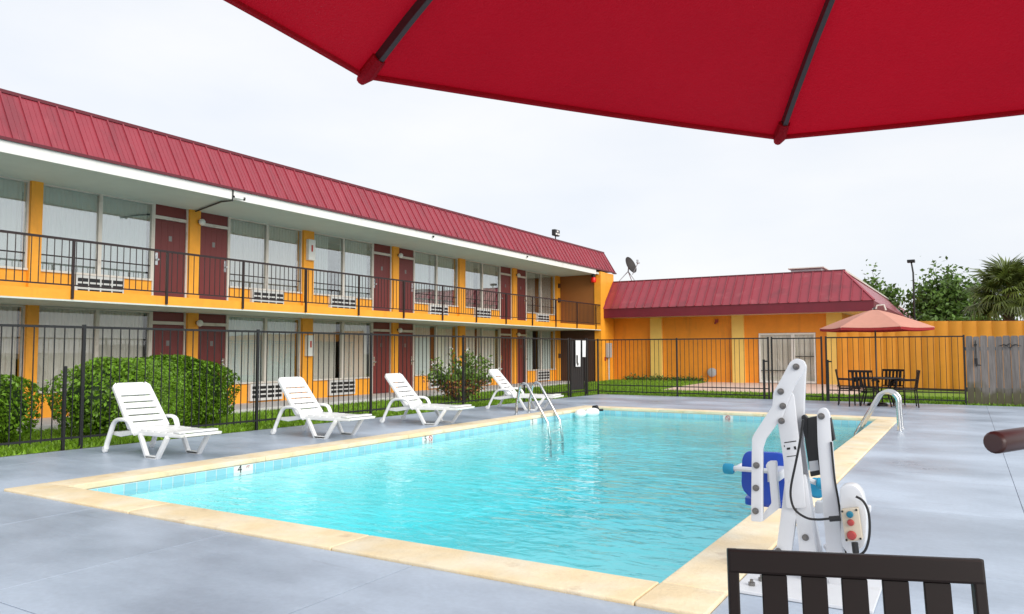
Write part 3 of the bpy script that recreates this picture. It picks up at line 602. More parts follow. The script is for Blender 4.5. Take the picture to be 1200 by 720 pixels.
# fittings on the low building
vf = MB(); vf.lathe((-9.26, YW - .12, .50), [(.17, .12), (.19, .05), (.19, 0), (.10, -.03), (.05, -.03)], 18, 'y'); vo = vf.build('wall_vent', 'grey', None, smooth=True); tag(vo, 'round grey vent hood low on the orange wall', 'vent')
ub = thing('electric_meter', 'grey electric box with conduit on the yellow end wall of motel', 'meter box', (XB + .1, 31.1, 1.2))
m = MB(); m.box(XB + .021, XB + .18, 30.9, 31.3, 1.12, 1.76); m.build('box', 'grey', ub, bevel=.015)
m = MB(); m.tube([(XB + .08, 31.15, .04), (XB + .08, 31.15, 1.12)], .045, 10); m.build('conduit', 'frame', ub, smooth=True)
m = MB(); m.box(XB + .021, XB + .09, 30.72, 30.85, .98, 1.15); m.build('junction', 'btn_red', ub, bevel=.01)
em = MB(); em.box(-9.1, -8.98, YW - .1, YW - .001, 2.6, 2.74); em.lathe((-9.1, YW - .06, 2.62), [(.05, -.08), (.03, 0)], 10); tag(em.build('wall_fitting', 'btn_red'), 'small red lamp fitting under the eave of the low building', 'lamp')
dish = thing('satellite_dish', 'dark satellite dish on a tripod above the red roof', 'satellite dish', (-13.2, 32.6, RT2))
dc = Vector((-13.25, 32.6, 5.32)); ax = Vector((.85, -.25, .42)).normalized(); u = ax.cross(Vector((0, 0, 1))).normalized(); v = u.cross(ax)
vs = []; fs = []; nr, na = 5, 24
for i in range(nr + 1):
    rr_ = i / nr
    for k in range(na):
        t = 2 * math.pi * k / na; vs.append(dc + u * (.32 * rr_ * math.cos(t)) + v * (.42 * rr_ * math.sin(t)) + ax * (.14 * rr_ * rr_))
for i in range(nr):
    for k in range(na): fs.append((i * na + k, i * na + (k + 1) % na, (i + 1) * na + (k + 1) % na, (i + 1) * na + k))
fs2 = list(fs); nv = len(vs); vs2 = vs + [p - ax * .025 for p in vs]; fs2 += [tuple(reversed([i + nv for i in f])) for f in fs]
e0 = nr * na
for k in range(na): fs2.append((e0 + k, e0 + (k + 1) % na, nv + e0 + (k + 1) % na, nv + e0 + k))
m = MB(); m.add(vs2, fs2); m.build('reflector', 'mesh_dark', dish, smooth=True)
m = MB(); m.tube([dc - v * .45, dc + ax * .52 - v * .12], .016, 8); m.tube([dc + ax * .50 - v * .16, dc + ax * .55 + v * .02], .05, 10); m.tube([dc + ax * .52 - v * .12 - u * .08, dc + ax * .52 - v * .12 + u * .08], .04, 10); m.build('feed_arm', 'grey', dish, smooth=True)
m = MB(); m.tube([dc - ax * .03, (-13.3, 32.6, 5.05)], .03, 8); m.tube([(-13.3, 32.6, 5.08), (-13.7, 32.3, RT2 + .05)], .02, 8); m.tube([(-13.3, 32.6, 5.08), (-12.85, 32.4, RT2 + .05)], .02, 8); m.tube([(-13.3, 32.6, 5.08), (-13.3, 33.2, RT2 + .02)], .02, 8); m.build('tripod', 'grey', dish)
acu = thing('rooftop_unit', 'low grey rooftop unit behind the red ridge', 'rooftop unit', (-6, 34, RT2))
m = MB(); m.box(-6.2, -5.0, 33.0, 34.2, RT2 + .02, RT2 + .30); m.build('housing', 'grey', acu, bevel=.02); m = MB(); m.box(-6.3, -4.9, 32.9, 34.3, RT2 + .301, RT2 + .34); m.build('lid', 'frame', acu)
# ------------------------------------------------------------------ iron fences
FH = 1.79
def iron_fence(name, label, A, B, posts, rails, step, group, cat='fence', extra=None):
    A = Vector(A); B = Vector(B); d = (B - A); Ln = d.length; d.normalize(); ang = math.atan2(d.y, d.x)
    o = thing(name, label, cat, (A.x, A.y, 0), group); o.rotation_euler = (0, 0, 0)
    for (z, th) in rails:
        m = MB(); m.bar(A + Vector((0, 0, z)), B + Vector((0, 0, z)), .035, th); m.build('rail', 'iron', o)
    ztop = rails[0][0] - rails[0][1] / 2; zb = rails[-1][0] - .04
    pk = MB().box(-.0065, .0065, -.0065, .0065, zb, ztop).mesh('picket', 'iron')
    n = int(Ln / step)
    for k in range(1, n):
        p = A + d * (Ln * k / n)
        if min(abs((p - A).length - t) for t in posts) > .05: inst('picket', pk, o, (p.x, p.y, 0), (0, 0, ang))
    pm_ = MB().box(-.023, .023, -.023, .023, -.05, FH + .02).mesh('post', 'iron', bevel=.004, seg=1)
    for t in posts: p = A + d * t; inst('post', pm_, o, (p.x, p.y, 0), (0, 0, ang))
    if extra: extra(o)
    return o
def onf(y): return (fx(y), y)
A = onf(1.0)
def along(y): return (Vector(onf(y)) - Vector(A)).length
iron_fence('iron_fence', 'black picket fence between the loungers and the motel lawn', (*A, 0), (*onf(20.9), 0), [along(y) for y in (1.0, 3.3, 6.35, 9.44, 12.35, 15.6, 18.4, 20.9)], [(FH - .02, .035), (.16, .03)], .1365, 'pool fences')
m = MB(); m.box(fx(6.1) - .02, fx(6.1) + .02, 6.08, 6.12, -.03, 1.2)
sp = m.build('stub_post', 'iron', None); tag(sp, 'short square black post beside the lounger fence line', 'post')
YF = 22.86
gA = (fx(20.95) + .02, 20.98, 0); gB = (fx(22.0) + .02, 22.0, 0)
gt = iron_fence('mesh_gate', 'dark screened gate in the corner of the pool fence', gA, gB, [0.03, (Vector(gB) - Vector(gA)).length - .03], [(FH - .02, .035), (.14, .03)], .12, None, 'gate')
dd = (Vector(gB) - Vector(gA)).normalized(); nv_ = Vector((dd.y, -dd.x, 0))
m = MB(); p0 = Vector(gA) + dd * .06 - nv_ * .03; p1 = Vector(gB) - dd * .06 - nv_ * .03
m.prism([p0 + Vector((0, 0, .2)), p1 + Vector((0, 0, .2)), p1 + Vector((0, 0, FH - .05)), p0 + Vector((0, 0, FH - .05))], nv_ * .008); m.build('screen', 'mesh_dark', gt)
iron_fence('iron_fence', 'short black picket fence piece beside the screened gate', (fx(22.06) + .02, 22.06, 0), (fx(YF) + .02, YF - .06, 0), [0.03], [(FH - .02, .035), (.14, .03)], .13, 'pool fences')
iron_fence('iron_fence', 'black picket fence in front of the orange building', (-10.42, YF, 0), (-4.98, YF, 0), [0, 2.68, 5.44], [(FH - .02, .035), (.30, .03), (.10, .03)], .139, 'pool fences')
iron_fence('iron_gate', 'black picket gate in front of the sliding glass door', (-4.88, YF, 0), (-3.52, YF, 0), [0.0, 1.36], [(FH - .03, .035), (.12, .03)], .139, None, 'gate')
for xx, lab in ((-5.1, 'short black latch post at the fence end by the gate'), (-3.36, 'short black latch post on the table side of the gate')):
    m = MB(); m.box(xx - .03, xx + .03, YF - .09, YF - .04, -.02, 1.15); m.box(xx + .031, xx + .10, YF - .08, YF - .05, 1.08, 1.12); tag(m.build('latch_post', 'iron'), lab, 'post')
iron_fence('iron_fence', 'black picket fence behind the far patio table', (-3.40, YF, 0), (-.06, YF + .1, 0), [0, 3.34], [(FH - .02, .035), (.30, .03), (.10, .03)], .139, 'pool fences')
# notices on the gate
def notice(label, a, b, z0, z1, dark):
    o = thing('notice_sheet', label, 'notice', (*(Vector(gA) + dd * a)[:2], z0)); nf = nv_ * .035
    P = lambda t, zz, k=0: Vector(gA) + dd * t + nf + nv_ * k + Vector((0, 0, zz))
    n = 6; vs = []
    for k in range(n + 1):
        t = a + (b - a) * k / n; wv_ = .012 * math.sin(k * 1.9)
        vs += [P(t, z0 + .01 * math.sin(k * 2.7), wv_), P(t, z1, 0)]
    nvv = len(vs); vs += [p + nv_ * .004 for p in vs]
    fs = [(2 * k, 2 * k + 2, 2 * k + 3, 2 * k + 1) for k in range(n)]; fs += [tuple(i + nvv for i in reversed(f)) for f in fs]
    MB().add(vs, fs).build('sheet', 'paper', o)
    for (t0, t1, za, zb_) in dark:
        m = MB(); m.prism([P(t0, za, .02), P(t1, za, .02), P(t1, zb_, .02), P(t0, zb_, .02)], nv_ * .003); m.build('dark_mark', 'ink', o)
    return o
notice('long white notice hanging on the screened gate with black marks', .30, .62, .92, 1.74, [(.32, .40, 1.02, 1.28), (.36, .44, .96, 1.04)])
notice('smaller blank white notice hanging nearer the gate latch', .74, .97, 1.22, 1.74, [])
# ------------------------------------------------------------------ corrugated orange fence
cA, cB = Vector((-4.15, 30.45, 0)), Vector((7.5, 26.3, 0)); cd = (cB - cA); cl = cd.length; cd.normalize(); cn = Vector((cd.y, -cd.x, 0))
cf = thing('corrugated_fence', 'tall orange corrugated metal fence behind the patio table', 'fence', (-4.15, 30.45, 0))
pwid = .43; npn = int(cl / pwid)
for k in range(npn):
    s0 = k * pwid; zt0 = 2.50 - .055 * s0 * .55; zt1 = 2.50 - .055 * (s0 + pwid) * .55; vs = []; nb = 8
    for i in range(nb + 1):
        t = i / nb; off = .055 * math.sin(math.pi * t) ** .8; p = cA + cd * (s0 + pwid * t) + cn * off
        vs += [p + Vector((0, 0, .10)), p + Vector((0, 0, zt0 * (1 - t) + zt1 * t))]
    nv2 = len(vs); vs += [v_ - cn * .02 for v_ in vs]
    fs = [(2 * i, 2 * i + 2, 2 * i + 3, 2 * i + 1) for i in range(nb)]; fs += [tuple(j + nv2 for j in reversed(f)) for f in fs] + [(2 * i + 1, 2 * i + 3, nv2 + 2 * i + 3, nv2 + 2 * i + 1) for i in range(nb)]
    MB().add(vs, fs).build('panel', 'corrugated', cf, smooth=True)
m = MB(); m.bar(cA + Vector((0, 0, .07)) + cn * .03, cB + Vector((0, 0, .07)) + cn * .03, .08, .12); m.build('kick_board', 'earth', cf)
m = MB(); m.bar(cA + Vector((0, 0, 2.47)) - cn * .05, cB + Vector((0, 0, 2.13)) - cn * .05, .05, .06); m.build('top_rail', 'roof_trim', cf)
# ------------------------------------------------------------------ weathered wood fence
wf = thing('wood_fence', 'weathered grey plank fence with black latch and mossy bottom', 'fence', (0, 23, 0))
x = -.02; k = 0
while x < 8.2:
    wdt = .165 + random.uniform(-.012, .012); h_ = 1.775 + random.uniform(-.02, .02)
    m = MB(); yo = random.uniform(-.006, .006)
    m.prism([(x, 23.06 + yo, .01), (x + wdt - .008, 23.06 + yo, .01), (x + wdt - .008, 23.06 + yo, h_ - .03), (x + wdt - .03, 23.06 + yo, h_), (x + .025, 23.06 + yo, h_), (x, 23.06 + yo, h_ - .03)], (0, .022, 0)); m.build('plank', 'plank', wf); x += wdt
for zz in (.35, 1.4): m = MB(); m.box(-.05, 8.2, 23.09, 23.14, zz, zz + .09); m.build('cross_rail', 'plank', wf)
lt = MB(); lt.tube([(.20, 23.03, 1.66), (.20, 23.03, .98)], .012, 6); lt.tube([(.20, 23.02, 1.03), (.30, 23.02, 1.02)], .012, 6); lt.box(.17, .23, 23.02, 23.045, 1.05, 1.20); lt.lathe((.20, 23.03, 1.55), [(.03, -.02), (.03, .02)], 8, 'y'); tag(lt.build('gate_latch', 'iron'), 'black drop latch hanging on the grey planks', 'latch')
hk = MB(); hk.tube(arc((.94, 23.03, 1.52), .05, 0, 360, 14, (1, 0, 0), (0, 0, 1)), .010, 6, cap=False)
for s_ in (-1, 1): hk.tube([(.94 + s_ * .05, 23.03, 1.52), (.94 + s_ * .12, 23.03, 1.55), (.94 + s_ * .25, 23.03, 1.51)], [.014, .012, .004], 6)
tag(hk.build('iron_ornament', 'iron'), 'small wrought iron ornament nailed to the plank fence', 'ornament')
# ------------------------------------------------------------------ vegetation
def leaf_mesh(name, P, size, m, nrm=None, jitter=.9):
    P = np.asarray(P); n = len(P); N_ = np.random.randn(n, 3)
    if nrm is not None: N_ = np.asarray(nrm) + jitter * N_ * .6
    N_ /= np.linalg.norm(N_, axis=1)[:, None] + 1e-9
    T = np.random.randn(n, 3); T -= N_ * (T * N_).sum(1)[:, None]; T /= np.linalg.norm(T, axis=1)[:, None] + 1e-9
    B_ = np.cross(N_, T); s_ = (size * (.6 + .8 * np.random.rand(n)))[:, None]
    V = np.zeros((n * 4, 3)); V[0::4] = P - T * s_; V[1::4] = P + B_ * s_ * .55 + N_ * s_ * .15; V[2::4] = P + T * s_; V[3::4] = P - B_ * s_ * .55 + N_ * s_ * .15
    me = bpy.data.meshes.new(name); me.from_pydata(V.tolist(), [], [(4 * i, 4 * i + 1, 4 * i + 2, 4 * i + 3) for i in range(n)]); me.materials.append(M[m]); return me
def add_mesh(name, me, parent):
    o = bpy.data.objects.new(name, me); col.objects.link(o); o.parent = parent; ORG[o.name] = ORG[parent.name]
    off = ORG[parent.name]; me.transform(Matrix.Translation(-off)); return o
def hedge(label, c, rx, ry, h, n):
    o = thing('hedge', label, 'hedge', (c[0], c[1], 0), 'clipped hedges behind the fence')
    P = []; Nn = []
    def f(d):   # superellipsoid radius
        e = 2.6; return (abs(d[0] / rx) ** e + abs(d[1] / ry) ** e + abs(d[2] / (h / 2)) ** e) ** (-1 / e)
    for _ in range(n):
        d = np.random.randn(3); d /= np.linalg.norm(d); r = f(d); q = d * r
        bump_ = 1 + .035 * math.sin(q[0] * 7 + 1) * math.sin(q[1] * 5.3) + .035 * math.sin(q[2] * 9 + q[1] * 4) + .02 * math.sin(q[1] * 13)
        q = q * bump_ * (1 - .16 * random.random() ** 2) * (1.0 if random.random() > .05 else random.uniform(1.01, 1.05)); q[2] += h / 2
        if q[2] < .03: continue
        P.append((c[0] + q[0], c[1] + q[1], q[2])); Nn.append(d + np.array([0, 0, .35]))
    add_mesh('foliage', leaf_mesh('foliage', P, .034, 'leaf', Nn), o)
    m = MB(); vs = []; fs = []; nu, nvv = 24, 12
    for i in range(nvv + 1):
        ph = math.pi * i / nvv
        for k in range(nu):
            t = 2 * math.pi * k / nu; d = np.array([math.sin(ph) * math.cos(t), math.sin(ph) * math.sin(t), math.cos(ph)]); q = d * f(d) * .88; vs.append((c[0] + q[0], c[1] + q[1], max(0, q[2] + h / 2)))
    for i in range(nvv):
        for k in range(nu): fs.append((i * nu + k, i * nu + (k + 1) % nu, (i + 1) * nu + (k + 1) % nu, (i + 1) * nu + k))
    m.add(vs, fs).build('shaded_core', 'leaf_core', o, smooth=True)  # filler behind the leaves, inner shade of the hedge put into its dark colour
hedge('large rounded clipped green hedge behind the first lounger', (-12.42, 8.25, 0), .60, 1.72, 1.31, 40000)
hedge('smaller clipped green hedge further along the fence past the large one', (-12.5, 4.95, 0), .62, 1.45, 1.13, 25000)
# flowering shrub
sh = thing('flowering_shrub', 'leggy shrub with white blossoms and rusty lower leaves behind fence', 'shrub', (-12.25, 17.6, 0))
P1 = []; P2 = []; P3_ = []; st = MB()
for k in range(44):
    a = random.uniform(0, 6.28); tilt = random.uniform(.1, .95); ln = random.uniform(.8, 1.5)
    b0 = Vector((-12.25 + .08 * math.cos(a), 17.6 + .12 * math.sin(a), .02)); d = Vector((math.cos(a) * math.sin(tilt) * .8, math.sin(a) * math.sin(tilt) * 1.25, math.cos(tilt)))
    pts = [b0, b0 + d * ln * .5 + Vector((0, 0, .04)), b0 + d * ln]; st.tube(pts, [.012, .008, .004], 5)
    for j in range(62):
        t = random.uniform(.22, 1); p = b0 + d * ln * t + Vector([random.gauss(0, .085) for _ in range(3)])
        if p.z < .08: continue
        (P2 if p.z < .62 and random.random() < .7 else P1).append(p[:])
    if random.random() < .4:
        for j in range(10): P3_.append((b0 + d * (ln + .03) + Vector([random.gauss(0, .035) for _ in range(3)]))[:])
st.build('stems', 'bark', sh); add_mesh('foliage', leaf_mesh('foliage', P1, .058, 'leaf_shrub'), sh); add_mesh('rusty_foliage', leaf_mesh('rusty_foliage', P2, .042, 'leaf_rust'), sh); add_mesh('blossom', leaf_mesh('blossom', P3_, .04, 'petal'), sh)
m = MB(); m.lathe((-12.25, 17.6, -.012), [(.6, 0), (.5, .03), (.1, .05)], 20); be = m.build('bed', 'earth', sh)
# low plants along the orange wall
for k, xx in enumerate([-12.9, -12.5, -12.05, -11.6, -11.1, -10.6, -10.15, -9.8]):
    P1 = [(xx + random.gauss(0, .15), YW - .3 + random.gauss(0, .08), .10 + abs(random.gauss(0, .10))) for _ in range(150)]
    pl = thing('low_plant', 'low dark green plant in the bed along the orange wall', 'plant', (xx, YW - .3, .1), 'low plants along the orange wall'); add_mesh('foliage', leaf_mesh('foliage', P1, .05, 'leaf_dark'), pl)
def tree(name, label, base, h, crown_r, ch, nbr, nleaf, lsize, group, dens=.30):
    o = thing(name, label, 'tree', base, group); bx0 = Vector(base); tr = MB(); P = []
    top = bx0 + Vector((random.uniform(-.2, .2), 0, h * .75)); tr.tube([bx0, bx0 + (top - bx0) * .5 + Vector((.1, 0, 0)), top], [.20, .14, .05], 8)
    for k in range(nbr):
        t = random.uniform(.35, 1); s0 = bx0 + (top - bx0) * t; a = random.uniform(0, 6.283); el = random.uniform(-.1, 1.1) if t < .95 else random.uniform(.5, 1.5)
        ln = crown_r * random.uniform(.55, 1.1); d = Vector((math.cos(a) * math.cos(el), math.sin(a) * math.cos(el), math.sin(el) * ch / crown_r)); e1 = s0 + d * ln
        mid = (s0 + e1) / 2 + Vector((0, 0, .15)); tr.tube([s0, mid, e1], [.06, .04, .012], 5)
        for q in range(5):
            cc = s0 + (e1 - s0) * random.uniform(.4, 1.05) + Vector([random.gauss(0, .25) for _ in range(3)]); tr.tube([s0 + (e1 - s0) * .5, cc], [.02, .008], 4)
            for j in range(nleaf): P.append((cc + Vector([random.gauss(0, dens) for _ in range(3)]))[:])
    tr.build('trunk', 'bark', o, smooth=True); add_mesh('crown', leaf_mesh('crown', P, lsize, 'leaf_dark'), o); return o
tree('broadleaf_tree', 'airy round green tree beside the lamp pole beyond the orange fence', (-1.3, 50, -.05), 5.9, 2.05, 2.0, 58, 22, .13, 'trees beyond the orange fence', .30)
tree('broadleaf_tree', 'small green tree showing behind the red roof corner', (-4.7, 52, -.05), 6.6, 1.6, 1.3, 46, 22, .13, 'trees beyond the orange fence', .28)
tree('broadleaf_tree', 'thin green tree between the airy tree and the palm', (.35, 50, -.05), 5.1, 1.3, 1.6, 26, 15, .14, 'trees beyond the orange fence', .26)
for (xx, yy, lab) in ((-1.9, 47, 'dense low bush at the foot of the airy tree'), (-.3, 47.5, 'dense low bush left of the palm thicket'), (.75, 46, 'olive green bush growing under the palm')):
    bs = thing('bush', lab, 'bush', (xx, yy, -.05)); P1 = []
    for _ in range(1500):
        d = np.random.randn(3); d /= np.linalg.norm(d); r = random.random() ** .5; P1.append((xx + d[0] * 1.15 * r, yy + d[1] * .9 * r, 1.9 + d[2] * 1.45 * r))
    add_mesh('foliage', leaf_mesh('foliage', P1, .15, 'leaf_dark'), bs); st = MB(); st.tube([(xx, yy, -.05), (xx, yy, 1.6)], [.08, .04], 6); st.build('stem', 'bark', bs)
def palm(label, base, h, n):
    o = thing('palm_tree', label, 'palm tree', base); b0 = Vector(base); tr = MB()
    pts = [b0 + Vector((.04 * math.sin(i), 0, h * i / 8)) for i in range(9)]; tr.tube(pts, [.24 + .02 * (i % 2) for i in range(9)], 10); tr.build('trunk', 'bark', o, smooth=True)
    fm = []
    for v_ in range(3):
        vs = []; fs = []; L_ = 1.05
        mbf = MB(); mbf.tube([(0, 0, 0), (L_ * .5, 0, .10), (L_, 0, .06)], [.025, .018, .012], 5)
        ns = 26
        for k in range(ns):
            a = R_(-130 + 260 * k / (ns - 1)); ln = (.95 - .25 * abs(a) / 2.3) * random.uniform(.85, 1.1); dirv = Vector((math.cos(a), math.sin(a), 0)); sid = Vector((-math.sin(a), math.cos(a), 0)) * .045
            c0 = Vector((L_, 0, .06)); md = c0 + dirv * ln * .55 + Vector((0, 0, -.05)); tp = c0 + dirv * ln + Vector((0, 0, -.16 - .34 * ln * random.uniform(.5, 1.2)))
            mbf.add([c0, md + sid, tp, md - sid, md + Vector((0, 0, .02))], [(0, 1, 4), (1, 2, 4), (2, 3, 4), (3, 0, 4)])
        fm.append(mbf.mesh('frond', 'palm'))
    top = b0 + Vector((0, 0, h))
    for k in range(n):
        a = 2.399963 * k; el = R_(80 - 122 * (k / n)); s_ = random.uniform(.80, 1.08)
        f = inst('frond', fm[k % 3], o, top + Vector((random.uniform(-.1, .1), random.uniform(-.1, .1), random.uniform(-.25, .1))), (random.uniform(-.5, .5), -el, a), (s_, s_, s_))
    return o
palm('fan palm with drooping green fronds beyond the orange fence', (1.72, 41.5, -.05), 4.05, 66)
lp = thing('lamp_pole', 'tall dark parking lot lamp pole behind the trees', 'lamp pole', (-2.35, 46, -.05))
m = MB(); m.tube([(-2.35, 46, -.05), (-2.35, 46, 5.6), (-2.42, 46, 6.15)], [.06, .045, .04], 8); m.build('pole', 'iron', lp)
m = MB(); m.box(-2.62, -2.24, 45.8, 46.2, 6.15, 6.30); m.build('lamp_head', 'black', lp, bevel=.03)
# ------------------------------------------------------------------ sun loungers
def make_lounger():
    o = thing('sun_lounger', 'x', 'sun lounger', (0, 0, 0), 'white loungers along the pool')
    # foot platform: two stringers and slats
    m = MB()
    for s_ in (-1, 1): m.prism([(.10, s_ * .30, .25), (.30, s_ * .30, .235), (.62, s_ * .30, .285), (1.30, s_ * .30, .29), (1.72, s_ * .30, .305), (1.74, s_ * .30, .345), (1.30, s_ * .30, .345), (.62, s_ * .30, .345), (.30, s_ * .30, .305), (.10, s_ * .30, .30)], (0, -s_ * .05, 0))
    m.box(.10, .16, -.249, .249, .25, .295); m.box(1.66, 1.735, -.249, .249, .31, .345); fr = m.build('frame', 'plastic', o, bevel=.012, smooth=True)
    for k in range(8):
        x0 = .468 + k * .152; zz = .338 + (.012 if k == 7 else 0) + .004 * math.sin(k)
        m = MB(); m.box(x0, x0 + .138, -.285, .285, zz, zz + .026); m.build('seat_slat', 'plastic', o, bevel=.010, smooth=True)
    # backrest: rounded top, slots between slats
    H0 = Vector((.49, 0, .35)); ub = Vector((-.53, 0, .61)); Lb = ub.length; ub.normalize(); nb = Vector((ub.z, 0, -ub.x))
    def bp(w_, t, th=0, bow=0): return H0 + Vector((0, w_, 0)) + ub * t + nb * (th - bow)
    edges = [0, .10, .215, .33, .445, .56, Lb]
    bk = None
    for i in range(6):
        t0, t1 = edges[i] + .013, edges[i + 1] - .013; w0 = .275 - .025 * (i / 5); w1 = .275 - .025 * ((i + 1) / 5)
        if i == 5: poly = [bp(-w0, t0), bp(w0, t0), bp(w1, t1 - .05), bp(w1 - .06, t1), bp(-w1 + .06, t1), bp(-w1, t1 - .05)]
        else: poly = [bp(-w0, t0), bp(w0, t0), bp(w1, t1), bp(-w1, t1)]
        m = MB(); m.prism(poly, nb * .024); m.build('back_slat', 'plastic', o, bevel=.006, smooth=True)
    for s_ in (-1, 1):
        m = MB(); m.prism([bp(s_ * .245, 0, -.014), bp(s_ * .298, 0, -.014), bp(s_ * .275, Lb - .07, -.014), bp(s_ * .215, Lb - .01, -.014), bp(s_ * .212, Lb - .07, -.014)], nb * .052)
        m.build('back_stile', 'plastic', o, bevel=.010, smooth=True)
    # arms with rear legs, wheels and the trapezoid legs
    for s_ in (-1, 1):
        yy = s_ * .345
        pts = round_poly([(0, yy, .03), (.12, yy, .26), (.24, yy, .475), (.50, yy, .485), (.60, yy - s_ * .01, .46), (.70, yy - s_ * .03, .31)], .12, 4)
        pts = [p for p in pts if p.x >= 0][2:-2]; pts = [Vector((0, yy, .03))] + pts + [Vector((.71, yy - s_ * .03, .30))]
        m = MB(); m.tube(pts, .027, 10, flat=1.35); m.build('arm', 'plastic', o, smooth=True)
        m = MB(); m.lathe((.0, yy - .018, .048), [(.048, 0), (.048, .036)], 16, 'y'); m.build('wheel', 'plastic', o, bevel=.006, smooth=True)
        m = MB(); P_ = [(.80, .30), (.98, .012), (1.22, .012), (1.44, .30)]
        for a, b_ in zip(P_, P_[1:]): m.bar((a[0], s_ * .30, a[1]), (b_[0], s_ * .30, b_[1]), .055, .052)
        m.box(.965, 1.235, s_ * .30 - .0275, s_ * .30 + .0275, .0, .04); m.build('leg', 'plastic', o, bevel=.008, smooth=True)
    return o
lg = make_lounger()
spots = [(-10.33, 6.55, -3, 'white plastic sun lounger in front of the large rounded hedge'), (-10.10, 9.33, -2, 'white plastic sun lounger second from the hedge, before the air conditioners'),
         (-9.90, 11.85, 3, 'white plastic sun lounger between the second one and the flowering shrub'), (-10.05, 15.85, 8, 'white plastic sun lounger beside the steel pool ladder')]
for i, (x, y, a, lab) in enumerate(spots):
    o = lg if i == 0 else copy_tree(lg); o.location = (x, y, 0); o.rotation_euler = (0, 0, R_(a)); o['label'] = lab
# ------------------------------------------------------------------ steel pool ladder and grab rail
def rail_pts(x_deck, x_wat, Y, top, ydir=1):
    s = 1 if x_wat > x_deck else -1
    r = .115; c1 = (x_deck + s * (r + .09), Y, top - r)
    P = [(x_deck, Y, .0), (x_deck + s * .02, Y, .25)] + [p for p in arc(c1, r, 165, 40, 8, (s, 0, 0), (0, 0, 1))] + [(x_wat, Y, -.15), (x_wat + s * .06, Y, -.55), (x_wat + s * .06, Y, -.9)]
    return P
ld = thing('pool_ladder', 'steel hoop pool ladder beside the loungers', 'pool ladder', (-8.4, 14.9, 0))
for Y in (14.57, 15.14):
    m = MB(); m.tube(rail_pts(-8.64, -7.84, Y, .69), .029, 12); m.build('hoop_rail', 'steel', ld, smooth=True)
    m = MB(); m.lathe((-8.64, Y, .001), [(.045, 0), (.045, .012), (.025, .02)], 14); m.build('floor_flange', 'steel', ld, smooth=True)
for zz in (-.35, -.62, -.88): m = MB(); m.box(-7.83, -7.74, 14.57, 15.14, zz, zz + .025); m.build('tread', 'plastic', ld)
gr = thing('grab_rail', 'curved steel grab rail pair on the right pool edge', 'grab rail', (-1.2, 15.1, 0))
for Y in (14.92, 15.42):
    m = MB(); m.tube([(-1.05, Y, 0), (-1.07, Y, .42)] + arc((-1.235, Y, .50), .17, 0, 140, 9, (1, 0, 0), (0, 0, 1)) + [(-1.76, Y, -.10), (-1.80, Y, -.45), (-1.80, Y, -.8)], .034, 12); m.build('rail', 'steel', gr, smooth=True)
    m = MB(); m.lathe((-1.05, Y, .001), [(.05, 0), (.05, .012), (.028, .02)], 14); m.build('floor_flange', 'steel', gr, smooth=True)
# floats and dark strap in the far corner
for k, (xx, yy, ln, an) in enumerate(((-7.82, 16.15, .32, 80), (-7.74, 16.62, .42, 68))):
    ca, sa = math.cos(R_(an)), math.sin(R_(an)); m = MB(); n = 8
    pts = [Vector((xx + ca * ln * (t - .5), yy + sa * ln * (t - .5), -.06)) for t in [i / n for i in range(n + 1)]]
    m.tube(pts, [.03] + [.085, .10] + [.105] * (n - 5) + [.10, .085, .03], 14); tag(m.build('pool_float', 'plastic', None, smooth=True), ('shorter' if k == 0 else 'longer') + ' white float drifting against the pool wall past the ladder', 'float', 'white floats by the ladder')
m = MB(); m.tube([(-7.72, 16.86, -.12), (-7.72, 16.90, .0), (-7.78, 16.98, .05), (-7.9, 17.02, .03)], .04, 8); m.tube([(-7.72, 16.88, -.02), (-7.6, 16.95, -.02)], .03, 8); tag(m.build('rope_bundle', 'black', None, smooth=True), 'dark rope bundle beside the longer white float', 'rope')
# ------------------------------------------------------------------ patio chairs, tables, umbrellas
def make_chair():
    o = thing('patio_chair', 'x', 'patio chair', (0, 0, 0), 'dark slatted patio chairs')       # faces -y, back at y=0
    W = .285; tl_ = .07       # back leans
    def B(x, z): return Vector((x, .02 + (z - .44) * .16, z))
    for s_ in (-1, 1):
        m = MB(); m.bar(B(s_ * (W - .012), .42), B(s_ * (W - .012), .918), .026, .026, (0, 1, 0)); m.build('back_post', 'chair', o, bevel=.004)
        m = MB(); m.bar((s_ * W, .05, 0), (s_ * W, .01, .46), .028, .028, (0, 1, 0)); m.build('leg', 'chair', o, bevel=.004)
        m = MB(); m.bar((s_ * W, -.46, 0), (s_ * W, -.42, .645), .028, .028, (0, 1, 0)); m.build('leg', 'chair', o, bevel=.004)
        m = MB(); m.tube([B(s_ * W, .67), (s_ * W, -.10, .665), (s_ * W, -.36, .66), (s_ * W, -.46, .65), (s_ * W, -.49, .61)], .018, 10, flat=1.5); m.build('arm', 'chair', o, smooth=True)
        m = MB(); m.bar((s_ * (W - .02), .03, .425), (s_ * (W - .02), -.45, .43), .025, .03); m.build('seat_rail', 'chair', o, bevel=.003)
    m = MB(); m.bar(B(-W, .890), B(W, .890), .030, .056, (0, .16, 1)); m.build('top_rail', 'chair', o, bevel=.006, seg=2)
    m = MB(); m.bar(B(-W + .026, .49), B(W - .026, .49), .024, .03, (0, .16, 1)); m.build('bottom_rail', 'chair', o, bevel=.004)
    for k in range(5):
        xx = -.178 + k * .0905
        m = MB(); m.bar(B(xx, .504), B(xx, .862), .058, .010, (0, 1, 0)); m.build('back_slat', 'chair', o, bevel=.002, seg=1)
    for k in range(7):
        yy = -.005 - k * .070
        m = MB(); m.box(-W + .04, W - .04, yy - .058, yy, .43, .442); m.build('seat_slat', 'chair', o, bevel=.003, seg=1)
    m = MB(); m.bar((-W, -.445, .25), (W, -.445, .25), .018, .018); m.bar((-W, .03, .25), (W, .03, .25), .018, .018); m.build('stretcher', 'chair', o)
    return o
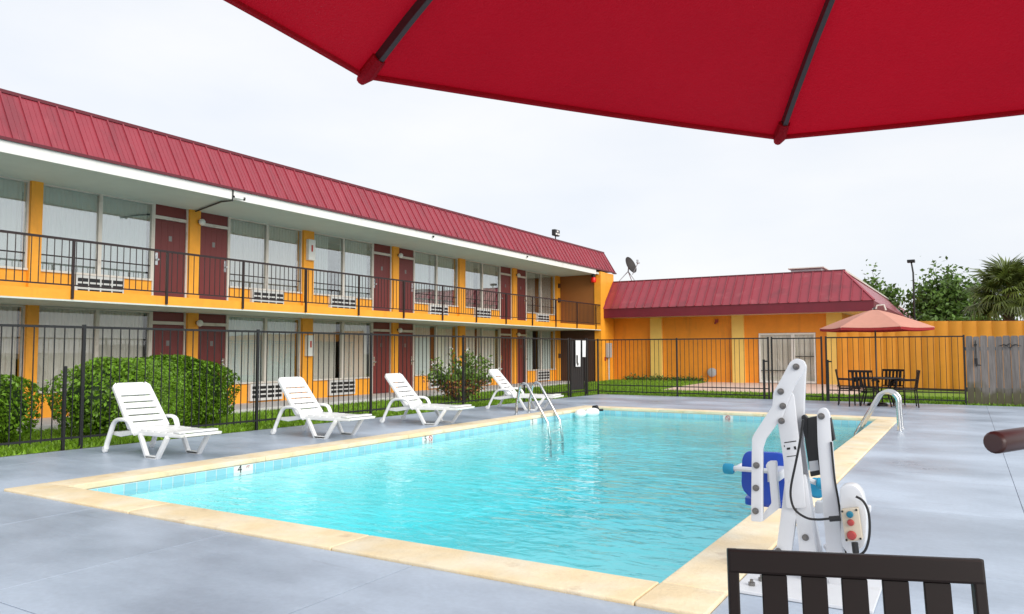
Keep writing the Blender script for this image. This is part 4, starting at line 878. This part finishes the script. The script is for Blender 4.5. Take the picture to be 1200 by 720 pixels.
def make_table(label, loc, R0):
    o = thing('patio_table', label, 'patio table', loc); x, y, _ = loc
    m = MB(); m.tube([Vector((x, y, .70)) + Vector((math.cos(t), math.sin(t), 0)) * R0 for t in [2 * math.pi * k / 40 for k in range(41)]], .018, 8, cap=False); m.build('rim', 'chair', o, smooth=True)
    n = 11
    for k in range(n):
        xx = -R0 + .03 + (2 * R0 - .06) * (k + .5) / n; hl = math.sqrt(max(.01, R0 * R0 - xx * xx)) - .005; wd = (2 * R0 - .06) / n - .012
        if abs(xx) < .03:
            for s_ in (-1, 1): m = MB(); m.box(x + xx - wd / 2, x + xx + wd / 2, y + s_ * .05 if s_ > 0 else y - hl, y + hl if s_ > 0 else y - .05, .694, .706); m.build('top_slat', 'chair', o)
        else: m = MB(); m.box(x + xx - wd / 2, x + xx + wd / 2, y - hl, y + hl, .694, .706); m.build('top_slat', 'chair', o)
    for k in range(4):
        a = R_(45 + 90 * k); d = Vector((math.cos(a), math.sin(a), 0)); c = Vector((x, y, 0))
        m = MB(); m.tube([c + d * (R0 - .10) + Vector((0, 0, .69)), c + d * (R0 - .18) + Vector((0, 0, .35)), c + d * (R0 - .06)], .018, 8); m.build('leg', 'chair', o, smooth=True)
    m = MB(); m.tube([Vector((x, y, .34)) + Vector((math.cos(t), math.sin(t), 0)) * (R0 - .18) for t in [2 * math.pi * k / 24 for k in range(25)]], .012, 6, cap=False); m.build('brace_ring', 'chair', o, smooth=True)
    return o
def make_umbrella(label, loc, angs, R0, zr, za, fabric, pw_=1.25, rad=None, lining=None):
    rad = rad or [1.0] * len(angs)
    n = len(angs)
    o = thing('patio_umbrella', label, 'umbrella', loc); c = Vector((loc[0], loc[1], 0)); nr, nc = 10, 10
    def prof(t): return za - .10 * (za - zr) * t - .90 * (za - zr) * t ** pw_      # t = 0 apex, 1 rim
    can = MB(); can.lathe((loc[0], loc[1], za + .005), [(.05, -.02), (.06, .0), (.03, .03), (.02, .06)], 12); can = can.build('finial', 'pole', o, smooth=True)
    for k in range(n):
        a0, a1_ = angs[k], angs[(k + 1) % n]; d0 = Vector((math.cos(a0), math.sin(a0), 0)) * rad[k]; d1 = Vector((math.cos(a1_), math.sin(a1_), 0)) * rad[(k + 1) % n]; vs = []; fs = []
        for i in range(nr + 1):
            t = i / nr * .995 + .005
            for j in range(nc + 1):
                s_ = j / nc; q = d0 * (1 - s_) + d1 * s_; sag = math.sin(math.pi * s_); inn = 1 - .035 * sag * t * t; p = c + q * (R0 * t * inn) + Vector((0, 0, prof(t) - .035 * sag * t * (1 - .4 * t)))
                vs.append(p)
        for i in range(nr):
            for j in range(nc): a = i * (nc + 1) + j; fs.append((a, a + 1, a + nc + 2, a + nc + 1))
        pn = MB().add(vs, fs).build('canopy_panel', fabric, o, smooth=True)
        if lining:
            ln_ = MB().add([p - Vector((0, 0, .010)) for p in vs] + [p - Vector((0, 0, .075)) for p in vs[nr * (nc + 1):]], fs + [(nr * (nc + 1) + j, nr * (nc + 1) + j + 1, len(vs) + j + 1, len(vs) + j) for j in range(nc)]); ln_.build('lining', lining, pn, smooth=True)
        hem = MB(); hem.tube([vs[nr * (nc + 1) + j] + Vector((0, 0, -.006)) for j in range(nc + 1)], .007, 6); hem.build('hem', fabric, pn, smooth=True)
        rb_ = MB(); pts = [c + d0 * (R0 * t) + Vector((0, 0, prof(t) - .017)) for t in [.03] + [i / 10 for i in range(1, 10)] + [.965]]
        for p_, q_ in zip(pts, pts[1:]): rb_.bar(p_, q_, .013, .022)
        rb_.build('rib', 'pole', o)
        pk = MB(); pk.tube([c + d0 * (R0 * .962) + Vector((0, 0, prof(.962) - .016)), c + d0 * (R0 * .99) + Vector((0, 0, prof(.99) - .016)), c + d0 * (R0 * 1.006) + Vector((0, 0, prof(1.0) - .018))], [.017, .019, .010], 8); pk.build('rib_pocket', fabric, o, smooth=True)
        stt = MB(); stt.tube([c + d0 * .05 + Vector((0, 0, zr - .02)), c + d0 * (R0 * .50) + Vector((0, 0, prof(.50) - .03))], .009, 6); stt.build('strut', 'pole', o)
    m = MB(); m.tube([(loc[0], loc[1], .08), (loc[0], loc[1], za)], .020, 14); m.build('pole', 'pole', o, smooth=True)
    m = MB(); m.lathe((loc[0], loc[1], zr - .05), [(.04, 0), (.055, .01), (.055, .05), (.035, .06)], 14); m.build('hub', 'pole', o, smooth=True)
    m = MB(); m.lathe((loc[0], loc[1], .0), [(.24, 0), (.24, .05), (.20, .075), (.05, .09), (.035, .30), (.02, .301)], 24); m.build('base', 'chair', o, smooth=True)
    return o
# far set
FX, FY = -2.0, 21.45
make_table('round dark slatted table under the faded umbrella', (FX, FY, 0), .56)
make_umbrella('faded red patio umbrella open over the far table', (FX, FY, 0), [2 * math.pi * k / 6 for k in range(6)], 1.33, 1.99, 2.46, 'umbrella_old', lining='umbrella_in')
m = MB(); m.tube([(FX + .02, FY, 2.44), (FX + .06, FY, 2.56), (FX + .22, FY, 2.57), (FX + .26, FY, 2.43)], .022, 8); m.tube([(FX - .05, FY - .02, 2.46), (FX + .04, FY - .02, 2.475)], .02, 8); tag(m.build('canopy_hook', 'frame', None, smooth=True), 'pale bent hook on top of the faded umbrella', 'hook')
ch = make_chair()
cs = [(FX - .86, FY - .05, 96, 'dark slatted chair at the far table next to the gate latch post'), (FX - .28, FY - .72, 172, 'dark slatted chair at the far table with its back to the pool'),
      (FX + .30, FY + .66, -20, 'dark slatted chair at the far table facing the pool'), (FX + .86, FY - .05, -82, 'dark slatted chair at the far table next to the plank fence')]
# near set: pole position from the crank and the canopy tips
FW, RT_ = Vector((-.5145, .8575, 0)), Vector((.8575, .5145, 0))
UC = FW * .80 + RT_ * .77
CC = FW * 1.74 + RT_ * .79
cs.append((CC.x, CC.y, math.degrees(math.atan2(FW.y, FW.x)) - 90 - 10.0, 'dark brown slatted patio chair in front of the white pool lift'))
for i, (x, y, a, lab) in enumerate(cs):
    o = ch if i == 0 else copy_tree(ch); o.location = (x, y, 0); o.rotation_euler = (0, 0, R_(a)); o['label'] = lab
make_table('round dark slatted table under the crimson umbrella', (UC.x, UC.y, 0), .50)
tA = pG(425, 97, 2.0) - UC; tB = pG(912, 168, 2.0) - UC
aA, aB = math.atan2(tA.y, tA.x), math.atan2(tB.y, tB.x); RA, RB_ = tA.xy.length, tB.xy.length; RM = (RA + RB_) / 2
aR = aB - R_(50); aL = aA + R_(41); st_ = (2 * math.pi - (aL - aR)) / 5
umb = make_umbrella('open crimson patio umbrella seen from underneath', (UC.x, UC.y, 0), [aA, aB, aR] + [aR - st_ * k for k in range(1, 5)] + [aL], RM, 2.022, 2.57, 'umbrella', 1.9, [RA / RM, RB_ / RM, .97, .97, .98, 1.0, 1.04, 1.13])
ge = FW * .845 + RT_ * .532 + Vector((0, 0, 1.298)); gs = FW * .91 + RT_ * .640 + Vector((0, 0, 1.300)); gd = (gs - ge).normalized()
m = MB(); m.tube([ge, ge + gd * .004, gs - gd * .004, gs], [.010, .0125, .0125, .0115], 18); m.build('crank_grip', 'grip', umb, bevel=.0012, smooth=True)
hs = UC + Vector((0, 0, 1.19)); m = MB(); m.bar(gs + gd * .004 + Vector((0, 0, .01)), Vector((gs.x, gs.y, 1.19)) + gd * .012 - Vector((0, 0, .01)), .012, .016); m.tube([Vector((gs.x, gs.y, 1.19)) + gd * .012, hs], .008, 8); m.build('crank_arm', 'grip', umb)
m = MB(); m.lathe((UC.x, UC.y, 1.11), [(.022, 0), (.042, .015), (.042, .15), (.022, .165)], 14); m.build('crank_housing', 'pole', umb, smooth=True)
# ------------------------------------------------------------------ pool lift
lf = thing('pool_lift', 'white pool lift with blue seat bolted to the deck', 'pool lift', (-.85, 4.9, 0))
def pl(name, pts, Y, th, m='lift_white', rnd=.02, bevel=.005, parent=lf):
    P = [pY(x, y, Y) for x, y in pts]
    if rnd: P = round_poly(P, rnd, 3)
    return MB().prism(P, (0, th, 0)).build(name, m, parent, bevel=bevel, smooth=True)
def bolt(x, y, Y, r=.020):
    p = pY(x, y, Y); mb = MB(); mb.lathe(p, [(r, .0), (r, -.006), (r * .62, -.007), (r * .55, -.016), (r * .2, -.018)], 12, 'y'); return mb.build('bolt', 'bolt', lf, smooth=True)
m = MB(); m.box(-1.21, -.47, 4.50, 5.24, .003, .022); m.build('base_plate', 'lift_white', lf, bevel=.004)
for (xx, yy) in ((-1.13, 4.62), (-1.10, 4.74), (-.80, 4.66), (-.74, 4.58), (-.55, 4.66), (-.56, 4.84)):
    m = MB(); m.lathe((xx, yy, .0225), [(.020, 0), (.020, .018), (.010, .019), (.010, .035), (.004, .036)], 8); m.build('anchor_bolt', 'bolt', lf)
# mast: two struts meeting, rear box
pl('mast_plate', [(906, 470), (909, 458), (918, 452), (930, 462), (935, 505), (940, 548), (944, 596), (921, 596), (918, 540), (912, 500)], 4.86, .02)
pl('mast_plate', [(907, 470), (910, 459), (918, 454), (929, 463), (934, 505), (939, 548), (943, 590), (922, 590), (919, 540), (913, 500)], 4.94, .02)
pl('front_strut', [(920, 560), (940, 566), (932, 612), (923, 676), (905, 676), (914, 612)], 4.885, .05)
pl('rear_strut', [(926, 560), (944, 556), (953, 622), (961, 682), (940, 682), (934, 620)], 4.885, .11)
pl('mast_web', [(939, 424), (944, 428), (942, 470), (941, 520), (951, 590), (966, 664), (958, 664), (942, 600), (934, 540), (926, 470)], 4.95, .05, rnd=.01)
# bent lift arm
for Y in (4.825, 4.975):
    o_ = pl('lift_arm', [(926, 424), (933, 420), (942, 423), (945, 431), (931, 452), (921, 476), (916, 490), (911, 496), (897, 515), (893, 528), (893, 612), (880, 611), (881, 514), (884, 508), (905, 476), (906, 460), (912, 450)], Y, .03, rnd=.012)
pl('arm_core', [(905, 478), (914, 482), (893, 515), (890, 525), (890, 606), (883, 606), (884, 514)], 4.857, .116, rnd=.008)
for q in ((933, 430), (915, 459), (917.5, 476), (916, 493.5), (886.5, 545.5), (886, 572), (885.5, 599)): bolt(*q, 4.824)
bolt(944, 630, 4.884); bolt(912, 646, 4.884)
# right strut with actuator and battery
pl('actuator_strut', [(957, 486), (960, 479), (967, 478), (972, 485), (978, 560), (994, 690), (972, 690), (963, 580), (958, 520)], 4.88, .05)
bolt(962.5, 488, 4.879)
pl('actuator', [(946, 490), (958, 488), (962, 512), (964, 556), (950, 559), (946, 535), (943, 515)], 4.90, .08, 'black', rnd=.008)
pl('actuator_label', [(948, 541), (958.5, 539.5), (960, 551), (949, 553)], 4.897, .002, 'grey', rnd=0, bevel=0)
pl('actuator_cap', [(939, 488), (942, 486), (946, 490), (946, 512), (943, 514), (940, 500)], 4.895, .05, 'black', rnd=.006)
pl('rear_cover', [(970, 490), (973, 490), (978, 516), (974, 518)], 4.885, .06, 'black', rnd=0)
# decals
for pts in ([(919, 518.5), (933, 516.5), (933.2, 517.6), (919.2, 519.6)], [(918.6, 522), (919.6, 522), (919.8, 524), (918.8, 524)], [(922, 525), (926, 524.5), (926, 527), (922, 527.5)], [(930, 523.5), (932.5, 523), (933.5, 527), (931, 527)], [(922, 535), (934, 533.5), (934, 534.4), (922, 535.9)]):
    pl('decal', pts, 4.8585, .001, 'ink', rnd=0, bevel=0)
# control box, battery cover, cables
pl('battery_cover', [(984, 572), (990, 569), (1002, 569), (1010, 578), (1016, 606), (1014, 640), (996, 652), (986, 640)], 4.80, .12, 'lift_white', rnd=.03, bevel=.012)
pl('control_box', [(985.5, 598), (1005, 596), (1010.5, 633), (991, 635)], 4.735, .06, 'beige', rnd=.004)
for q, r_, mm, nm in (((996, 603), .019, 'btn_teal', 'button'), ((997, 612.5), .019, 'btn_red', 'button'), ((998, 627.5), .026, 'btn_red', 'stop_button')):
    p = pY(*q, 4.734); mb = MB(); mb.lathe(p, [(r_, 0), (r_, -.008), (r_ * .8, -.018), (r_ * .3, -.02)], 14, 'y'); mb.build(nm, mm, lf, smooth=True)
for q in ((987, 599.5), (1003.5, 597.8), (992, 633), (1008.5, 631.5)): p = pY(*q, 4.734); mb = MB(); mb.lathe(p, [(.006, 0), (.006, -.004)], 8, 'y'); mb.build('screw', 'ink', lf)
def cable(pts, Y, r=.006, m='black'):
    P = [pY(x, y, Y) for x, y in pts]; Q = []
    for i in range(len(P) - 1):
        p0, p1, p2, p3 = P[max(i - 1, 0)], P[i], P[i + 1], P[min(i + 2, len(P) - 1)]
        for k in range(6):
            t = k / 6; Q.append(.5 * ((2 * p1) + (p2 - p0) * t + (2 * p0 - 5 * p1 + 4 * p2 - p3) * t * t + (3 * p1 - p0 - 3 * p2 + p3) * t ** 3))
    Q.append(P[-1]); MB().tube(Q, r, 8).build('cable', m, lf, smooth=True)
cable([(941, 492), (937, 520), (932, 545), (927, 570), (927, 585), (932, 598), (945, 607), (958, 609), (972, 608)], 4.80, .007)
cable([(972, 608.5), (985, 607.5)], 4.76, .016)
cable([(974, 518), (978, 560), (983, 590), (990, 640), (993, 660)], 4.875, .006)
cable([(1003, 582), (1012, 588), (1018, 602), (1019, 625), (1015, 643), (1008, 650), (1002, 648)], 4.76, .007)
cable([(1001.5, 636), (1003, 648)], 4.75, .018)
# cross foot and brace
pl('foot_brace', [(964, 640), (969, 640), (985, 660), (979, 664)], 4.95, .05, rnd=0)
pl('foot_bar', [(955, 588), (1020, 594), (1020, 602), (955, 602)], 5.10, .06, rnd=.01)
# seat with armrests
seat_y = 5.28
sb = pl('seat_back', [(869, 537), (874, 529), (914, 531), (922, 536), (921, 586), (900, 594), (886, 590), (868, 574)], seat_y, .05, 'blue', rnd=.05, bevel=.015)
sp_ = pY(868, 585, seat_y); sq_ = pY(921, 592, seat_y)
m = MB(); m.prism(round_poly([(sp_.x, seat_y + .05, sp_.z), (sq_.x, seat_y + .05, sp_.z), (sq_.x - .02, seat_y + .46, sp_.z + .02), (sp_.x + .02, seat_y + .46, sp_.z + .02)], .06), (0, 0, -.05)); m.build('seat_pan', 'blue', lf, bevel=.015, smooth=True)
cable([(852, 548.5), (884, 551), (920, 554), (940, 560), (968, 570)], 5.22, .017, 'lift_white')
for (a, b_) in (((848, 549), (860, 550)), ((957, 566), (969, 568))):
    p, q = pY(*a, 5.22), pY(*b_, 5.22); m = MB(); m.tube([p, p + (q - p) * .15, p + (q - p) * .85, q], [.028, .036, .036, .028], 14); m.build('foam_grip', 'teal', lf, smooth=True)
for q in ((857, 552), (962, 571)):
    p = pY(*q, 5.22); m = MB(); m.tube([p, p + Vector((0, .42, .0))], .017, 10); m.build('armrest', 'lift_white', lf, smooth=True)
pl('seat_bracket', [(897, 546), (900, 541), (909, 541), (910, 560), (913, 596), (893, 612), (893, 604), (904, 590), (901, 556)], 4.90, .05, rnd=.01)
m = MB(); p = pY(905, 560, 4.95); m.box(p.x - .03, p.x + .03, 4.95, seat_y - .001, p.z - .03, p.z + .03); m.build('seat_arm', 'lift_white', lf, bevel=.004)
p = pY(957, 572, 5.5); m = MB(); m.lathe((p.x, 5.5, p.z), [(.05, -.03), (.07, 0), (.05, .03)], 14, 'y'); m.build('seat_knob', 'teal', lf, smooth=True)
